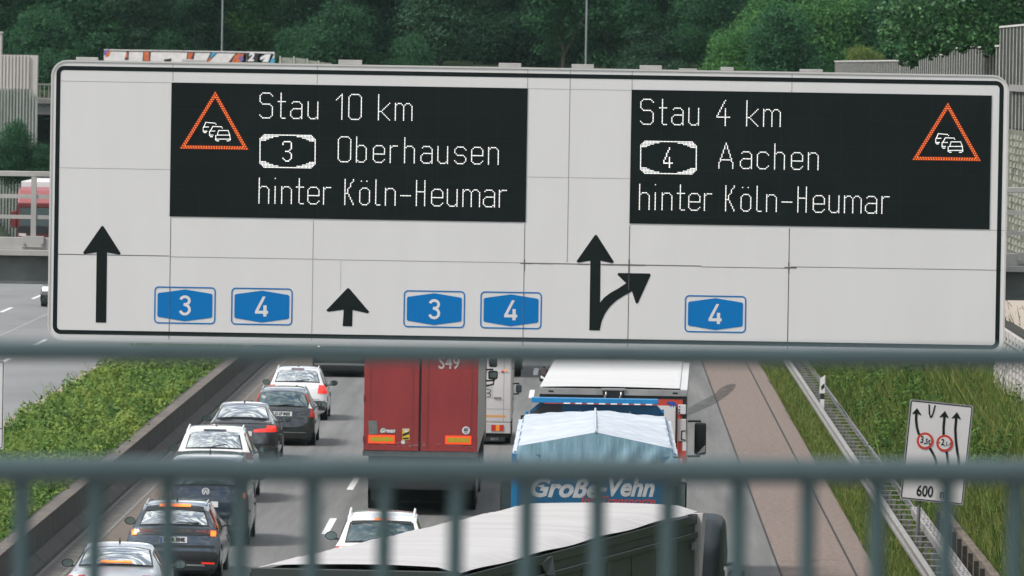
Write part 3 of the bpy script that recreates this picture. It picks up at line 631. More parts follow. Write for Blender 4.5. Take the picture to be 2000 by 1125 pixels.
def display(pxa, pxb, pya, pyb):
    (x0, z1), (x1, z0) = S(pxa, pya), S(pxb, pyb); a = MB(); a.box(x0, x1, -.010, -.001, z0, z1)
    d = a.build("display_panel", M_disp, sign)
    g = MB(); n = 12
    for k in range(1, n): x = x0 + (x1 - x0) * k / n; g.box(x - .004, x + .004, -.0115, -.0105, z0 + .02, z1 - .02)
    for k in range(1, 5): z = z0 + (z1 - z0) * k / 5; g.box(x0 + .02, x1 - .02, -.0119, -.0108, z - .004, z + .004)
    g.build("module_joint", mat("module_joint", (.008, .013, .013), .6, spec=.2), d)
    return d
dl = display(335.0, 1026.5, 161, 433.7); dr = display(1233.5, 1932.0, 175, 447.5)
led_line(dl, list(zip("Stau10km", (507.4, 543, 567.7, 601.5, 656.8, 681, 739, 772))), 230.2, 518)
led_line(dl, list(zip("Oberhausen", (660.3, 696, 729, 762, 790, 822, 855, 888, 921, 954))), 315.8, 672)
led_line(dl, list(zip("hinterKöln-Heumar", (505.6, 536.8, 549.8, 578.4, 601, 631.7, 673.3, 702.4, 733.6, 752.6, 782.5, 813, 842.8, 873.5, 904, 944, 975))), 396.4, 507)
led_line(dr, list(zip("Stau4km", (1251, 1287.8, 1312, 1345, 1400, 1458, 1491))), 242.4, 1262)
led_line(dr, list(zip("Aachen", (1404, 1445.8, 1478.8, 1512.6, 1545.4, 1578.4))), 328, 1404)
led_line(dr, list(zip("hinterKöln-Heumar", (1248.7, 1279.4, 1293, 1322.8, 1345, 1375.6, 1417, 1447, 1478, 1497, 1527, 1558, 1588, 1619, 1649, 1690, 1722))), 408.6, 1249)
def led_shield(parent, px0, py0, px1, py1, dig):
    m = MB(); nx, ny = 41, 25; sx, sy = (px1 - px0) / (nx - 1), (py1 - py0 - .0163 * (px1 - px0)) / (ny - 1)
    on = set()
    for j in range(ny):
        jj = min(j, ny - 1 - j)
        for i in range(nx):
            ii = min(i, nx - 1 - i)
            if jj == 0: ok = ii >= 3
            elif jj == 1: ok = 2 <= ii <= 13
            elif jj == 2: ok = 1 <= ii <= 9
            elif jj == 3: ok = ii <= 6
            elif jj == 4: ok = ii <= 4
            else: ok = ii == 0
            if ok: on.add((i, j))
    for i, j in on:
        x = px0 + i * sx; y = py0 + j * sy + .0163 * (x - px0); m.dots([S(x + .0163 * (ny - j) * 1.2, y)], 1.08 * PX, -.0155, 8)
    gx = px0 + (px1 - px0) / 2 - 3.2 * PIT
    for i, j in raster(GLY[dig]):
        x = gx + i * PIT; y = (py0 + py1) / 2 + 7 * PIT - j * PIT; m.dots([S(x, y)], 1.25 * PX, -.0155, 8)
    m.build("led_route_shield", M_led, parent)
led_shield(dl, 507.5, 263, 615.2, 328, "3s"); led_shield(dr, 1251, 275.5, 1359.5, 339.8, "4s")
def sample(pts, step):
    out = []
    for (xa, ya), (xb, yb) in zip(pts, pts[1:]):
        n = max(1, round(math.hypot(xb - xa, yb - ya) / step)); out += [(xa + (xb - xa) * k / n, ya + (yb - ya) * k / n) for k in range(n)]
    return out + [pts[-1]]
def jam_triangle(parent, ox, oy):
    A = [(420.5, 181.5), (354.3, 288.5), (482.0, 290.5), (420.5, 181.5)]; cx, cy = 419, 254; Bp = [(cx + (x - cx) * .915, cy + (y - cy) * .915) for x, y in A]
    m = MB(); band = [(cx + (x - cx) * .958, cy + (y - cy) * .958) for x, y in A[:3]]
    m.ribbon([S(x + ox, y + oy) for x, y in band], 7.5 * PX, -.0135, 0, closed=True)
    for lst, ph in ((A, 0), (Bp, .5)):
        for i in range(3):
            (xa, ya), (xb, yb) = lst[i], lst[i + 1]; n = max(2, round(math.hypot(xb - xa, yb - ya) / 5.0))
            for k in range(n):
                t = (k + ph * .9) / n; m.dots([S(xa + (xb - xa) * t + ox, ya + (yb - ya) * t + oy)], 1.35 * PX, -.0155, 8, 1)
    t = m.build("warning_triangle", [M_ledr, M_ledo], parent)
    m = MB()
    for ln in ([(530, 640), (545, 590), (650, 590), (668, 640), (673, 690)], [(512, 692), (514, 645), (530, 640)], [(530, 640), (664, 640)], [(520, 684), (664, 684)], [(516, 692), (526, 703), (545, 703)], [(638, 703), (660, 703), (672, 692)],
               [(585, 562), (578, 549), (482, 545), (462, 582), (446, 600), (446, 645), (456, 658), (476, 658)], [(462, 596), (502, 596)], [(456, 640), (482, 640)],
               [(517, 522), (505, 509), (405, 500), (387, 540), (376, 560), (376, 600), (386, 612), (406, 612)], [(388, 551), (432, 551)], [(386, 597), (416, 597)]):
        for x, y in sample([(330 + a / 5.626, 150 + c / 5.626) for a, c in ln], 2.1): m.dots([S(x + ox, y + oy)], .95 * PX, -.0155, 6)
    m.build("queue_symbol", M_led, parent)
jam_triangle(dl, 0, 0); jam_triangle(dr, 1430.2, 22)
# fixing plates on the top edge
for xa, xb, hgt in ((148, 191, 6), (355, 400, 5), (661, 707, 9), (974, 1018, 8), (1116.5, 1160, 8), (1249.5, 1293, 8), (1326, 1362, 3), (1408, 1433, 7), (1562, 1607, 5.5)):
    x0, x1 = S(xa, 120)[0], S(xb, 120)[0]; p = MB(); p.box(x0, x1, .02, .12, hh + .001, hh + hgt * PX); p.build("top_bracket", M_gan, sign, bevel=.004, seg=1)
for x in (-5.6, -2.2, 1.2, 4.8):
    p = MB(); p.box(x - .06, x + .06, .162, .98, hh * .55, hh * .55 + .12); p.build("rear_bracket", M_gan_d, sign)

# ------------------------------------------------------------------ bridge under the camera with its railing
M_rail = mat("teal_grey_railing_paint", (.046, .076, .080), .38, spec=.5, var=.1, vscale=6)
de = MB(); de.box(-25, 25, -4, 14.6, 7.6, 8.38); struct(de.build("bridge_deck", mat("bridge_concrete", (.3, .29, .28), .9, var=.15)))
YL, YR = 13.78, 14.28; slope = (YR - YL) / 1.75
M_bal = mat("baluster_paint", (.040, .070, .075), .38)
fr = thing("bridge_railing", "blurred teal grey bar railing of the footbridge in the foreground", "railing", (0, 14.1, 8.38), math.atan(slope))
d0 = 14.1
zr1 = at(1000, 690.5, 14.08)[1] - 8.38; zr2 = at(1000, 919, 14.08)[1] - 8.38
for z in (zr1, zr2):
    b = MB(); b.tube([(-6, 0, z), (6, 0, z)], .0182 if z == zr1 else .0225, 24); b.build("handrail" if z == zr1 else "lower_rail", M_rail, fr, smooth=60)
xb = at(180, 1010, 13.8)[0] / math.cos(math.atan(slope))
for k in range(-14, 42):
    x = xb + .1266 * k
    p = MB(); p.tube([(x, 0, 0), (x, 0, zr2 - .020)], .0148, 16); p.build("baluster", M_bal, fr, smooth=60)
for x in (-5.2, 5.4):
    p = MB(); p.tube([(x, .06, -.1), (x, .06, zr1 - .02)], .025, 12); p.build("post", M_rail, fr, smooth=60)

# ------------------------------------------------------------------ lane sign on the right (leans to the right), and the one cut by the left edge
YLs = 165.0; lx, lz = at(1829.8, 883.4, YLs)
ls = thing("lane_sign", "leaning white lane sign with arrows, two red rimmed limits and 600 m", "road sign", (lx, YLs, 0))
M_lsw = mat("lane_sign_white", (.60, .585, .59), .45, var=.03, vscale=2); M_red = mat("sign_red", (.50, .035, .025), .45); M_grey = mat("sign_back_grey", (.30, .30, .31), .5, metal=.4)
K2 = YLs / FP; ex = Vector((607, 63)).normalized(); ey = Vector((-105, 950)).normalized(); ctr = Vector((438, 562))
tilt = math.atan2(63, 607) - ROLL
def LS(px, py):      # pixel of the enlarged sign -> metres from the sign's centre in its own axes
    d = Vector((px, py)) - ctr; return (d.dot(ex) / 4.889 * K2, -d.dot(ey) / 4.889 * K2)
Mt = Matrix.Translation((0, 0, lz)) @ Matrix.Rotation(tilt, 4, 'Y')
w2, h2 = 62.2 * K2, 98 * K2
def lsb(b, name, mats, parent=ls): b.xf(Mt); return b.build(name, mats, parent)
b = MB(); prism(b, rrect(-w2, w2, -h2, h2, .03), 0, .03); pan = lsb(b, "sign_panel", [M_lsw])
b = MB(); b.ribbon(rrect(-w2 + .006, w2 - .006, -h2 + .006, h2 - .006, .025), .014, -.004, 0, closed=True); lsb(b, "edge_strip", M_grey)
b = MB(); b.ribbon(rrect(-w2 + .03, w2 - .03, -h2 + .03, h2 - .03, .02), .018, -.004, 0, closed=True); lsb(b, "border_line", M_black)
def curve_arrow(pts, w, head):
    b = MB(); b.ribbon([LS(*p) for p in pts], w / 4.889 * K2, -.006); b.poly([LS(*p) for p in head], -.007); lsb(b, "lane_arrow", M_black)
curve_arrow([(435, 690), (430, 645), (415, 600), (395, 560), (375, 528), (340, 470), (290, 410), (265, 380), (248, 320), (241, 250), (244, 190)], 24, [(250, 137), (206, 186), (207, 196), (238, 190), (258, 194), (288, 207), (290, 200)])
curve_arrow([(548, 690), (540, 610), (530, 540), (508, 450), (503, 390), (503, 320), (512, 220)], 24, [(517, 165), (466, 222), (469, 230), (500, 222), (527, 225), (551, 238), (551, 230)])
curve_arrow([(650, 690), (645, 620), (632, 540), (620, 440), (615, 340), (625, 230)], 24, [(632, 177), (582, 233), (585, 241), (614, 234), (641, 237), (666, 251), (668, 243)])
curve_arrow([(548, 690), (560, 760), (570, 800)], 24, [(548, 690), (560, 690), (560, 700), (548, 700)]); curve_arrow([(435, 690), (445, 760), (452, 800)], 24, [(435, 690), (445, 690), (445, 700), (435, 700)]); curve_arrow([(650, 690), (652, 760), (655, 800)], 24, [(650, 690), (660, 690), (660, 700), (650, 700)])
b = MB(); b.ribbon([LS(*p) for p in ((364, 104), (370, 190), (380, 224), (390, 222), (404, 190), (424, 112))], 10, -.006) if False else b.ribbon([LS(*p) for p in ((366, 104), (368, 190), (378, 224), (390, 222), (403, 190), (424, 112))], 14 / 4.889 * K2, -.006); lsb(b, "letter_v", M_black)
def limit(cx, cy, fn):
    x, z = LS(cx, cy); b = MB(); r = 81 / 4.889 * K2; b.disc(x, z, r, -.010, 32, 0); b.disc(x, z, r * .72, -.013, 32, 1); q = lsb(b, "limit_disc", [M_red, M_lsw]); t = MB(); fn(t, x, z); lsb(t, "lettering", M_black, q)
fs = 150 / 4.889 * K2
def f1(t, x, z): add_text(t, "3", fs * .62, x - .062, z + .012, -.016, sx=.75, bold=.006); add_text(t, ",5", fs * .48, x + .022, z - .012, -.016, sx=.75, bold=.005); add_text(t, "t", fs * .52, x + .088, z - .008, -.016, sx=.8, bold=.005)
def f2(t, x, z):
    add_text(t, "2", fs * .56, x - .04, z + .012, -.016, sx=.75, bold=.006); add_text(t, ",1", fs * .4, x + .03, z - .012, -.016, sx=.75, bold=.004); add_text(t, "m", fs * .2, x + .077, z - .03, -.016)
    t.poly([(x - .118, z + .03), (x - .09, z), (x - .118, z - .03)], -.016); t.poly([(x + .118, z + .03), (x + .09, z), (x + .118, z - .03)], -.016)
limit(327, 452, f1); limit(514, 476, f2)
b = MB(); x, z = LS(325, 938); add_text(b, "600", 150 / 4.889 * K2, x, z, -.006, sx=.72, bold=.006); x, z = LS(505, 965); add_text(b, "m", 120 / 4.889 * K2, x, z, -.006, sx=.8, bold=.006); lsb(b, "distance_text", M_black)
b = MB(); b.tube([(-.38, .07, -.2), (-.27, .07, lz + h2 * .9)], .038, 10); b.build("post", M_gan_d, ls)

YL2 = 158.0; x1_, zt_ = at(7.5, 705, YL2); zb_ = at(8, 878, YL2)[1]; zm_ = at(8, 838, YL2)[1]
l2 = thing("lane_sign", "white sign panel with thin black border cut off by the left edge of the photo", "road sign", (x1_ - .62, YL2, .52))
b = MB(); b.box(-.62, .62, 0, .03, zb_ - .52, zt_ - .52); b.build("sign_panel", M_lsw, l2)
b = MB(); b.ribbon(rrect(-.597, .597, zb_ - .497, zt_ - .543, .03), .014, -.004, 0, closed=True); b.box(-.59, .59, -.004, -.002, zm_ - .527, zm_ - .513); b.build("border_line", M_black, l2)
b = MB(); b.tube([(-.3, .06, -.3), (-.3, .06, zt_ - .6)], .038); b.build("post", M_gan_d, l2); b = MB(); b.tube([(.3, .06, -.3), (.3, .06, zt_ - .6)], .038); b.build("post", M_gan_d, l2)
# ------------------------------------------------------------------ cars
M_tyre = mat("tyre_rubber", (.012, .012, .012), .85); M_rim2 = mat("wheel_rim", (.35, .36, .37), .35, metal=.8); M_under = mat("underbody_black", (.010, .010, .011), .8)
M_glass = mat("car_glass", (.44, .48, .49), .03, metal=.74, spec=1, coat=1); M_glass_d = mat("side_glass", (.03, .035, .037), .04, spec=1, coat=1)
M_trim = mat("black_trim", (.013, .014, .015), .45); M_plate = mat("plate_white", (.70, .70, .69), .5); M_eu = mat("plate_blue", (.02, .10, .45), .5)
M_chrome = mat("chrome", (.6, .6, .6), .15, metal=1); M_mirror = mat("mirror_glass", (.32, .42, .42), .05, metal=.9)
M_lamp = mat("red_lamp", (.33, .016, .010), .18, coat=1, emit=(1, .05, .02), es=.06); M_lamp_lit = mat("red_lamp_lit", (.6, .02, .01), .2, emit=(1.0, .03, .012), es=.30, coat=1)
M_amber = mat("amber_lamp_lit", (.8, .2, .02), .2, emit=(1.0, .22, .03), es=.55); M_amber_d = mat("amber_lamp", (.62, .20, .02), .3, emit=(1, .3, .02), es=.1); M_lampd = mat("dark_red_lamp", (.085, .012, .012), .15, coat=1)
M_clear = mat("clear_lamp", (.60, .55, .55), .2, coat=1); M_rubber = mat("grey_plastic", (.045, .047, .048), .6)
def paint(name, col, metal=.0, rough=.28): return mat(name, col, rough, metal=metal, coat=2 if max(col) < .2 else 1, spec=.5, var=.03, vscale=2)
P_white = paint("white_car_paint", (.70, .70, .705)); P_black = paint("black_car_paint", (.004, .007, .009), .0); P_dark = paint("dark_slate_paint", (.055, .075, .095), .85)
P_blue = paint("dark_blue_paint", (.008, .020, .038), .35); P_silver = paint("silver_paint", (.46, .48, .50), .55, .28); P_grey = paint("graphite_paint", (.055, .062, .07), .85)
# profiles: (distance from the rear bumper, height, half width) along the outline from rear bumper over the roof to the front bumper
PROF = {
 'hatch': [(.10, .20, .74), (.02, .30, .83), (.0, .50, .875), (.02, .62, .885), (.06, .78, .885), (.09, .92, .87), (.13, .99, .83), (.22, 1.10, .76), (.46, 1.37, .655), (.52, 1.425, .64), (.60, 1.455, .63), (.9, 1.485, .63), (1.6, 1.5, .63), (2.1, 1.48, .63), (2.5, 1.41, .62), (3.1, 1.07, .74), (3.25, .98, .80), (3.8, .88, .80), (3.97, .76, .80), (4.05, .55, .84), (4.03, .32, .82), (3.95, .2, .74)],
 'estate': [(.10, .20, .76), (.02, .30, .85), (.0, .48, .885), (.02, .62, .89), (.06, .80, .885), (.09, .92, .86), (.13, .99, .82), (.20, 1.08, .75), (.50, 1.37, .64), (.56, 1.42, .62), (.66, 1.445, .61), (1.0, 1.47, .61), (2.0, 1.48, .61), (2.5, 1.45, .61), (2.9, 1.38, .60), (3.5, 1.05, .74), (3.65, .96, .80), (4.4, .84, .80), (4.6, .72, .80), (4.68, .52, .86), (4.66, .3, .84), (4.58, .2, .76)],
 'sedan': [(.10, .20, .76), (.02, .30, .85), (.0, .48, .885), (.02, .62, .89), (.05, .80, .88), (.07, .93, .85), (.10, 1.0, .80), (.14, 1.035, .76), (.50, 1.05, .72), (1.20, 1.36, .59), (1.34, 1.405, .575), (1.5, 1.43, .57), (1.9, 1.445, .57), (2.3, 1.44, .57), (2.75, 1.37, .57), (3.4, 1.03, .72), (3.55, .95, .79), (4.4, .84, .80), (4.66, .70, .80), (4.75, .5, .86), (4.73, .3, .84), (4.65, .2, .76)],
 'van': [(.10, .22, .78), (.02, .32, .87), (.0, .50, .90), (.01, .65, .905), (.03, .90, .905), (.05, 1.04, .89), (.07, 1.10, .86), (.11, 1.22, .80), (.22, 1.66, .745), (.26, 1.72, .73), (.34, 1.765, .72), (.7, 1.80, .72), (2.2, 1.83, .72), (2.6, 1.81, .72), (3.0, 1.72, .71), (3.6, 1.22, .80), (3.75, 1.10, .84), (4.3, .98, .84), (4.5, .84, .84), (4.6, .55, .88), (4.58, .32, .86), (4.5, .22, .78)]}
for k_ in ('hatch', 'estate', 'sedan', 'van'):
    a_ = PROF[k_]; h_ = max(q[1] for q in a_); ya_ = [q[0] for q in a_ if q[1] > h_ * .965]; y0_, y1_ = min(ya_), max(ya_)
    PROF[k_] = [(y, z + (.10 * math.sin(PI * (y - y0_) / (y1_ - y0_)) ** .6 - .04 if y0_ < y < y1_ else 0), w) for y, z, w in a_]
for k_ in ('suv',):
    PROF[k_] = [(y, .2 + (z - .2) * 1.14 if z > .2 else .24, w) for y, z, w in PROF['hatch']]
UU = [-1, -.985, -.95, -.88, -.75, -.55, -.3, 0, .3, .55, .75, .88, .95, .985, 1]
class Car:
    def __init__(s, name, label, X, Y, kind, W, L, H, paintm, yaw=0, group=None):
        s.root = thing(name, label, "car", (X, Y, 0), yaw, group); s.p = paintm; s.kind = kind
        pf = PROF[kind]; w0 = max(a[2] for a in pf); l0 = max(a[0] for a in pf); h0 = max(a[1] for a in pf)
        s.lv = [(y * L / l0, z * H / h0, w * W / 2 / w0) for y, z, w in pf]; s.W = W; s.L = L; s.H = H
        s.belt = {'hatch': .94, 'estate': .93, 'sedan': .95, 'van': 1.08, 'suv': 1.05}[kind] * H / h0
        nr = [i for i, a in enumerate(s.lv) if a[0] < .16 * L]; s.rmax = max(i for i in range(len(s.lv)) if s.lv[i][0] < L * .36)
        s.body()
    def pt(s, i, u):      # point on the outline sheet at level index (float) and u across
        n = len(s.lv); i = min(max(i, 0), n - 1); a = int(min(math.floor(i), n - 2)); t = i - a
        y, z, w = [s.lv[a][k] * (1 - t) + s.lv[a + 1][k] * t for k in range(3)]
        rear = max(0, 1 - y / (.30 * s.L)); front = max(0, 1 - (s.L - y) / (.25 * s.L)); au = abs(u)
        low = 1 if z < s.belt + .05 else .55
        y2 = y + (.055 * au ** 2 + .10 * au ** 8 * low) * rear - (.08 * au ** 2 + .14 * au ** 6) * front
        crown = .035 if z > s.H * .93 else .018
        z2 = z - crown * au ** 2.5 - (.02 * au ** 12 if z > s.H * .9 else 0)
        return Vector((w * u, y2, z2))
    def wall(s, z):       # half width of the body side at height z
        Wm = s.W / 2; b = s.belt
        if z >= b: return Wm * .955
        t = z / b; return Wm * (.93 + .07 * math.sin(PI * min(1, max(0, (t - .12) / .88)) ** .8))
    def body(s):
        vs = []; fs = []; n = len(s.lv); m = len(UU)
        for i in range(n):
            for u in UU: vs.append(s.pt(i, u))
        for i in range(n - 1):
            for j in range(m - 1): fs.append((i * m + j, i * m + j + 1, (i + 1) * m + j + 1, (i + 1) * m + j))
        K = 7; i0, i1 = 2, n - 3; s.cols = {}
        for sd in (0, 1):
            base = {}
            for i in range(i0, i1 + 1):
                top = i * m + (0 if sd == 0 else m - 1); P = vs[top]; sg = -1 if sd == 0 else 1; ids = [top]
                for k in range(1, K):
                    if P.z > s.belt + .03:
                        if k <= 2: z = P.z + (s.belt - P.z) * k / 2; x = abs(P.x) + (s.wall(s.belt) - abs(P.x)) * (k / 2) ** 1.1
                        else: z = s.belt + (.22 - s.belt) * (k - 2) / (K - 3); x = s.wall(z)
                    else:
                        z = P.z + (.22 - P.z) * k / (K - 1); x = s.wall(z); t = min(1, k / 2); x = abs(P.x) * (1 - t) + x * t if abs(P.x) < x else x
                    vs.append(Vector((sg * x, P.y + .0, z))); ids.append(len(vs) - 1)
                base[i] = ids
            for i in range(i0, i1):
                a, c = base[i], base[i + 1]
                for k in range(K - 1):
                    fs.append((a[k], a[k + 1], c[k + 1], c[k]) if sd == 1 else (a[k], c[k], c[k + 1], a[k + 1]))
        b = MB(); b.add(vs, fs); o = b.build("body", s.p, s.root, smooth=38)
        bm = bmesh.new(); bm.from_mesh(o.data); bmesh.ops.recalc_face_normals(bm, faces=bm.faces); bm.to_mesh(o.data); bm.free()
        # dark underside and wheels
        b = MB(); b.box(-s.W * .43, s.W * .43, .18, s.L - .2, .14, .34); b.build("underbody", M_under, s.root)
        r = .315 if s.kind not in ('suv', 'van') else .335
        s.wheels = []
        for y in (.21 * s.L, s.L * .80):
            for sg in (-1, 1):
                x1 = sg * (s.W / 2 - .005); x0 = sg * (s.W / 2 - .22); b = MB(); b.cyl_x(min(x0, x1), max(x0, x1), y, r, r, 22)
                wv = b.build("wheel", M_tyre, s.root, smooth=40, bevel=.02)
                b = MB(); xo = sg * (s.W / 2 + .001); b.cyl_x(min(xo, xo - sg * .02), max(xo, xo - sg * .02), y, r, r * .66, 18); b.build("rim", M_rim2, wv)
                b = MB(); xo = sg * (s.W / 2 + .0); ar = arc(y, r, r * 1.2, r * 1.2, 8, 172, 12); ai = arc(y, r, r * 1.03, r * 1.03, 8, 172, 12)
                b.add([(xo + sg * .006, a, c) for a, c in ar] + [(xo + sg * .006, a, c) for a, c in ai], [(k, k + 1, 14 + k, 13 + k) for k in range(12)]); b.build("wheel_arch", M_under, s.root)
    def lev(s, z):        # level index on the rear outline at height z
        for i in range(len(s.lv) - 1):
            if s.lv[i][1] <= z <= s.lv[i + 1][1]: return i + (z - s.lv[i][1]) / max(1e-6, s.lv[i + 1][1] - s.lv[i][1])
        return s.rmax
    def patch(s, name, m, q, off=.006, n=8, k=6, parent=None, bow=0, mb=None):
        """q: four (x, z) corners seen from behind: bottom-left, bottom-right, top-right, top-left, in metres"""
        vs = []
        for j in range(k + 1):
            t = j / k
            for i in range(n + 1):
                f = i / n
                x = (q[0][0] * (1 - f) + q[1][0] * f) * (1 - t) + (q[3][0] * (1 - f) + q[2][0] * f) * t
                z = (q[0][1] * (1 - f) + q[1][1] * f) * (1 - t) + (q[3][1] * (1 - f) + q[2][1] * f) * t
                l = s.lev(z); a = int(min(l, len(s.lv) - 2)); tt = l - a; w = s.lv[a][2] * (1 - tt) + s.lv[a + 1][2] * tt; u = max(-1, min(1, x / w))
                P = s.pt(l, u); A = s.pt(l + .15, u) - s.pt(max(0, l - .15), u); B = s.pt(l, min(1, u + .05)) - s.pt(l, max(-1, u - .05)); nn = B.cross(A).normalized()
                if nn.y > 0: nn = -nn
                vs.append(P + nn * (off + bow * (1 - (2 * i / n - 1) ** 2) * (1 - .6 * (2 * j / k - 1) ** 2)))
        fs = [(j * (n + 1) + i, j * (n + 1) + i + 1, (j + 1) * (n + 1) + i + 1, (j + 1) * (n + 1) + i) for j in range(k) for i in range(n)]
        b = mb or MB(); b.add(vs, fs)
        if mb: return b
        return b.build(name, m, parent or s.root, smooth=60)
    def side(s, name, m, ya, yb, ta=.1, tb=.92, sg=1, slope=(0, 0)):
        """window on the side between two distances from the rear; t runs from roof edge (0) to belt (1)"""
        up_ = [(s.pt(i, 1).y, s.pt(i, 1).z, s.pt(i, 1).x) for i in range(7, len(s.lv) - 5)]
        up_ = [a for a in up_ if a[1] > s.belt + .05]
        def edge(y):
            for a, c in zip(up_, up_[1:]):
                if a[0] <= y <= c[0]: t = (y - a[0]) / max(1e-6, c[0] - a[0]); return a[1] + (c[1] - a[1]) * t, a[2] + (c[2] - a[2]) * t
            return (up_[0] if y < up_[0][0] else up_[-1])[1:]
        vs = []; n, k = 6, 3
        for j in range(k + 1):
            t = ta + (tb - ta) * j / k
            for i in range(n + 1):
                y = (ya + slope[0] * (1 - j / k)) * (1 - i / n) + (yb - slope[1] * (1 - j / k)) * i / n; z0, x0 = edge(y)
                z = z0 + (s.belt - z0) * t; x = x0 + (s.wall(s.belt) - x0) * t ** 1.1; vs.append((sg * (x + .012), y, z))
        b = MB(); b.add(vs, [(j * (n + 1) + i, j * (n + 1) + i + 1, (j + 1) * (n + 1) + i + 1, (j + 1) * (n + 1) + i) for j in range(k) for i in range(n)])
        return b.build(name, m, s.root, smooth=60)
    def glazing(s, wb, zb, wt, zt, trim=.03, glass=None, spoiler=None):
        s.patch("window_trim", M_trim, [(-wb - trim, zb - trim * .7), (wb + trim, zb - trim * .7), (wt + trim, zt + trim * .7), (-wt - trim, zt + trim * .7)], .006)
        s.rw = s.patch("rear_window", glass or M_glass, [(-wb, zb), (wb, zb), (wt, zt), (-wt, zt)], .010, 12, 10, bow=.045)
        L = s.L
        y0 = {'hatch': .50, 'estate': .62, 'sedan': 1.25, 'van': .35, 'suv': .5}[s.kind]; y3 = L * .655; ym = L * .42
        for sg in (-1, 1):
            if s.kind == 'estate' or s.kind == 'van': s.side("side_window", M_glass_d, y0, y0 + .62, sg=sg, slope=(.12, 0)); y1 = y0 + .70
            else: y1 = y0
            s.side("side_window", M_glass_d, y1, ym, sg=sg, slope=(.15 if y1 == y0 else 0, 0)); s.side("side_window", M_glass_d, ym + .07, y3, sg=sg, slope=(0, .25))
        # windscreen on the far side
        vs = []; i0 = [i for i in range(len(s.lv)) if s.lv[i][1] > s.belt + .02][-1]
        for t in (i0 - .95, i0 - .5, i0 - .02):
            for u in (-.93, -.5, 0, .5, .93): p = s.pt(t, u); vs.append((p.x, p.y + .01, p.z + .012))
        b = MB(); b.add(vs, [(j * 5 + i, j * 5 + i + 1, (j + 1) * 5 + i + 1, (j + 1) * 5 + i) for j in range(2) for i in range(4)]); b.build("windscreen", M_glass_d, s.root, smooth=60)
    def mirrors(s, m=None, y=None, z=None, size=1.0):
        y = y or s.L * .66; z = z or s.belt + .06
        for sg in (-1, 1):
            x = sg * (s.W / 2 + .10); b = MB(); a, c = .115 * size, .08 * size
            ring = lambda k, yy: [(x + a * k * math.cos(2 * PI * i / 14) * (1 if math.cos(2 * PI * i / 14) * sg > 0 else .9), yy, z + c * k * math.sin(2 * PI * i / 14)) for i in range(14)]
            R_ = [ring(1, y), ring(1.02, y + .03), ring(.8, y + .10), ring(.35, y + .15)]; vs = [p for g in R_ for p in g]
            b.add(vs, [(g * 14 + i, g * 14 + (i + 1) % 14, (g + 1) * 14 + (i + 1) % 14, (g + 1) * 14 + i) for g in range(3) for i in range(14)] + [tuple(range(42, 56)), tuple(range(13, -1, -1))])
            b.box(min(sg * s.W * .46, x), max(sg * s.W * .46, x), y + .02, y + .08, z - c * .9, z - c * .55)
            o = b.build("wing_mirror", m or s.p, s.root, smooth=50)
            b = MB(); b.add([(x + a * .84 * math.cos(2 * PI * i / 14), y - .004, z + c * .84 * math.sin(2 * PI * i / 14)) for i in range(14)], [tuple(range(14))]); b.build("mirror_glass", M_mirror, o)
    def rails(s, m, y0=None, y1=None, raised=.035):
        for sg in (-1, 1):
            pts = []; idx = [i for i in range(len(s.lv)) if s.lv[i][1] > s.H * .955]
            for i in np.linspace(idx[0], idx[-1], 9): p = s.pt(float(i), sg * .93); pts.append((p.x, p.y, p.z + raised))
            pts[0] = (pts[0][0], pts[0][1] - .03, pts[0][2] - raised - .01); pts[-1] = (pts[-1][0], pts[-1][1] + .03, pts[-1][2] - raised - .01)
            b = MB(); b.tube(pts, .019, 8); b.build("roof_rail", m, s.root, smooth=60)
    def fin(s, m=None, u=0, y=None, h=.07):
        i = s.lev(s.H * .985) + .2; p = s.pt(i, u); b = MB(); b.add([(p.x - .022, p.y, p.z - .01), (p.x + .022, p.y, p.z - .01), (p.x, p.y + .20, p.z - .005), (p.x, p.y + .04, p.z + h), (p.x, p.y + .0, p.z + h * .9)], [(0, 1, 4), (0, 4, 3, 2), (1, 2, 3, 4), (0, 2, 1)]); b.build("antenna_fin", m or M_trim, s.root)
    def plate(s, txt, z, x=0, dark=False):
        l = s.lev(z); p = s.pt(l, 0); b = MB(); y = p.y - .03; b.box(x - .26, x + .26, y, y + .05, z - .057, z + .057)
        o = b.build("number_plate", M_plate, s.root); b = MB(); b.box(x - .255, x - .215, y - .002, y - .001, z - .052, z + .052, 1)
        if txt: add_text(b, txt, .105, x + .02, z, y - .003, 0, bold=.006, sx=.84)
        b.build("registration", [M_trim, M_eu], o)
    def lamp(s, m, q, wrap=True, off=.010, name="tail_light"): return s.patch(name, m, q, off, 6, 4)
    def bumper(s, m, z0, z1, w=None):
        w = w or s.W / 2 * .93; return s.patch("bumper", m, [(-w, z0), (w, z0), (w, z1), (-w, z1)], .012, 10, 4)
    def brake_bar(s, m, z, w, name="brake_light", h=.025, off=.03): return s.patch(name, m, [(-w, z - h), (w, z - h), (w * .96, z + h), (-w * .96, z + h)], off, 6, 2)
    def wiper(s, z, x0, x1, dz=.02):
        y = s.pt(s.lev(z), 0).y; y2 = s.pt(s.lev(z + dz), 0).y
        b = MB(); b.tube([(x0, y - .035, z), ((x0 + x1) / 2, (y + y2) / 2 - .045, z + dz * .7), (x1, y2 - .035, z + dz)], .013, 6); b.build("rear_wiper", M_trim, s.root)
    def badge(s, x, z, r, m, n=16): 
        p = s.pt(s.lev(z), 0); b = MB(); b.disc(x, z, r, p.y - .02, n); return b.build("badge", m, s.root)
    def line(s, name, m, x0, z0, x1, z1, w=.01, off=.010): return s.patch(name, m, [(x0, z0 - w / 2), (x1, z1 - w / 2), (x1, z1 + w / 2), (x0, z0 + w / 2)], off, 8, 1)

def carX(px, py, Y): return at(px, py, Y)[0]
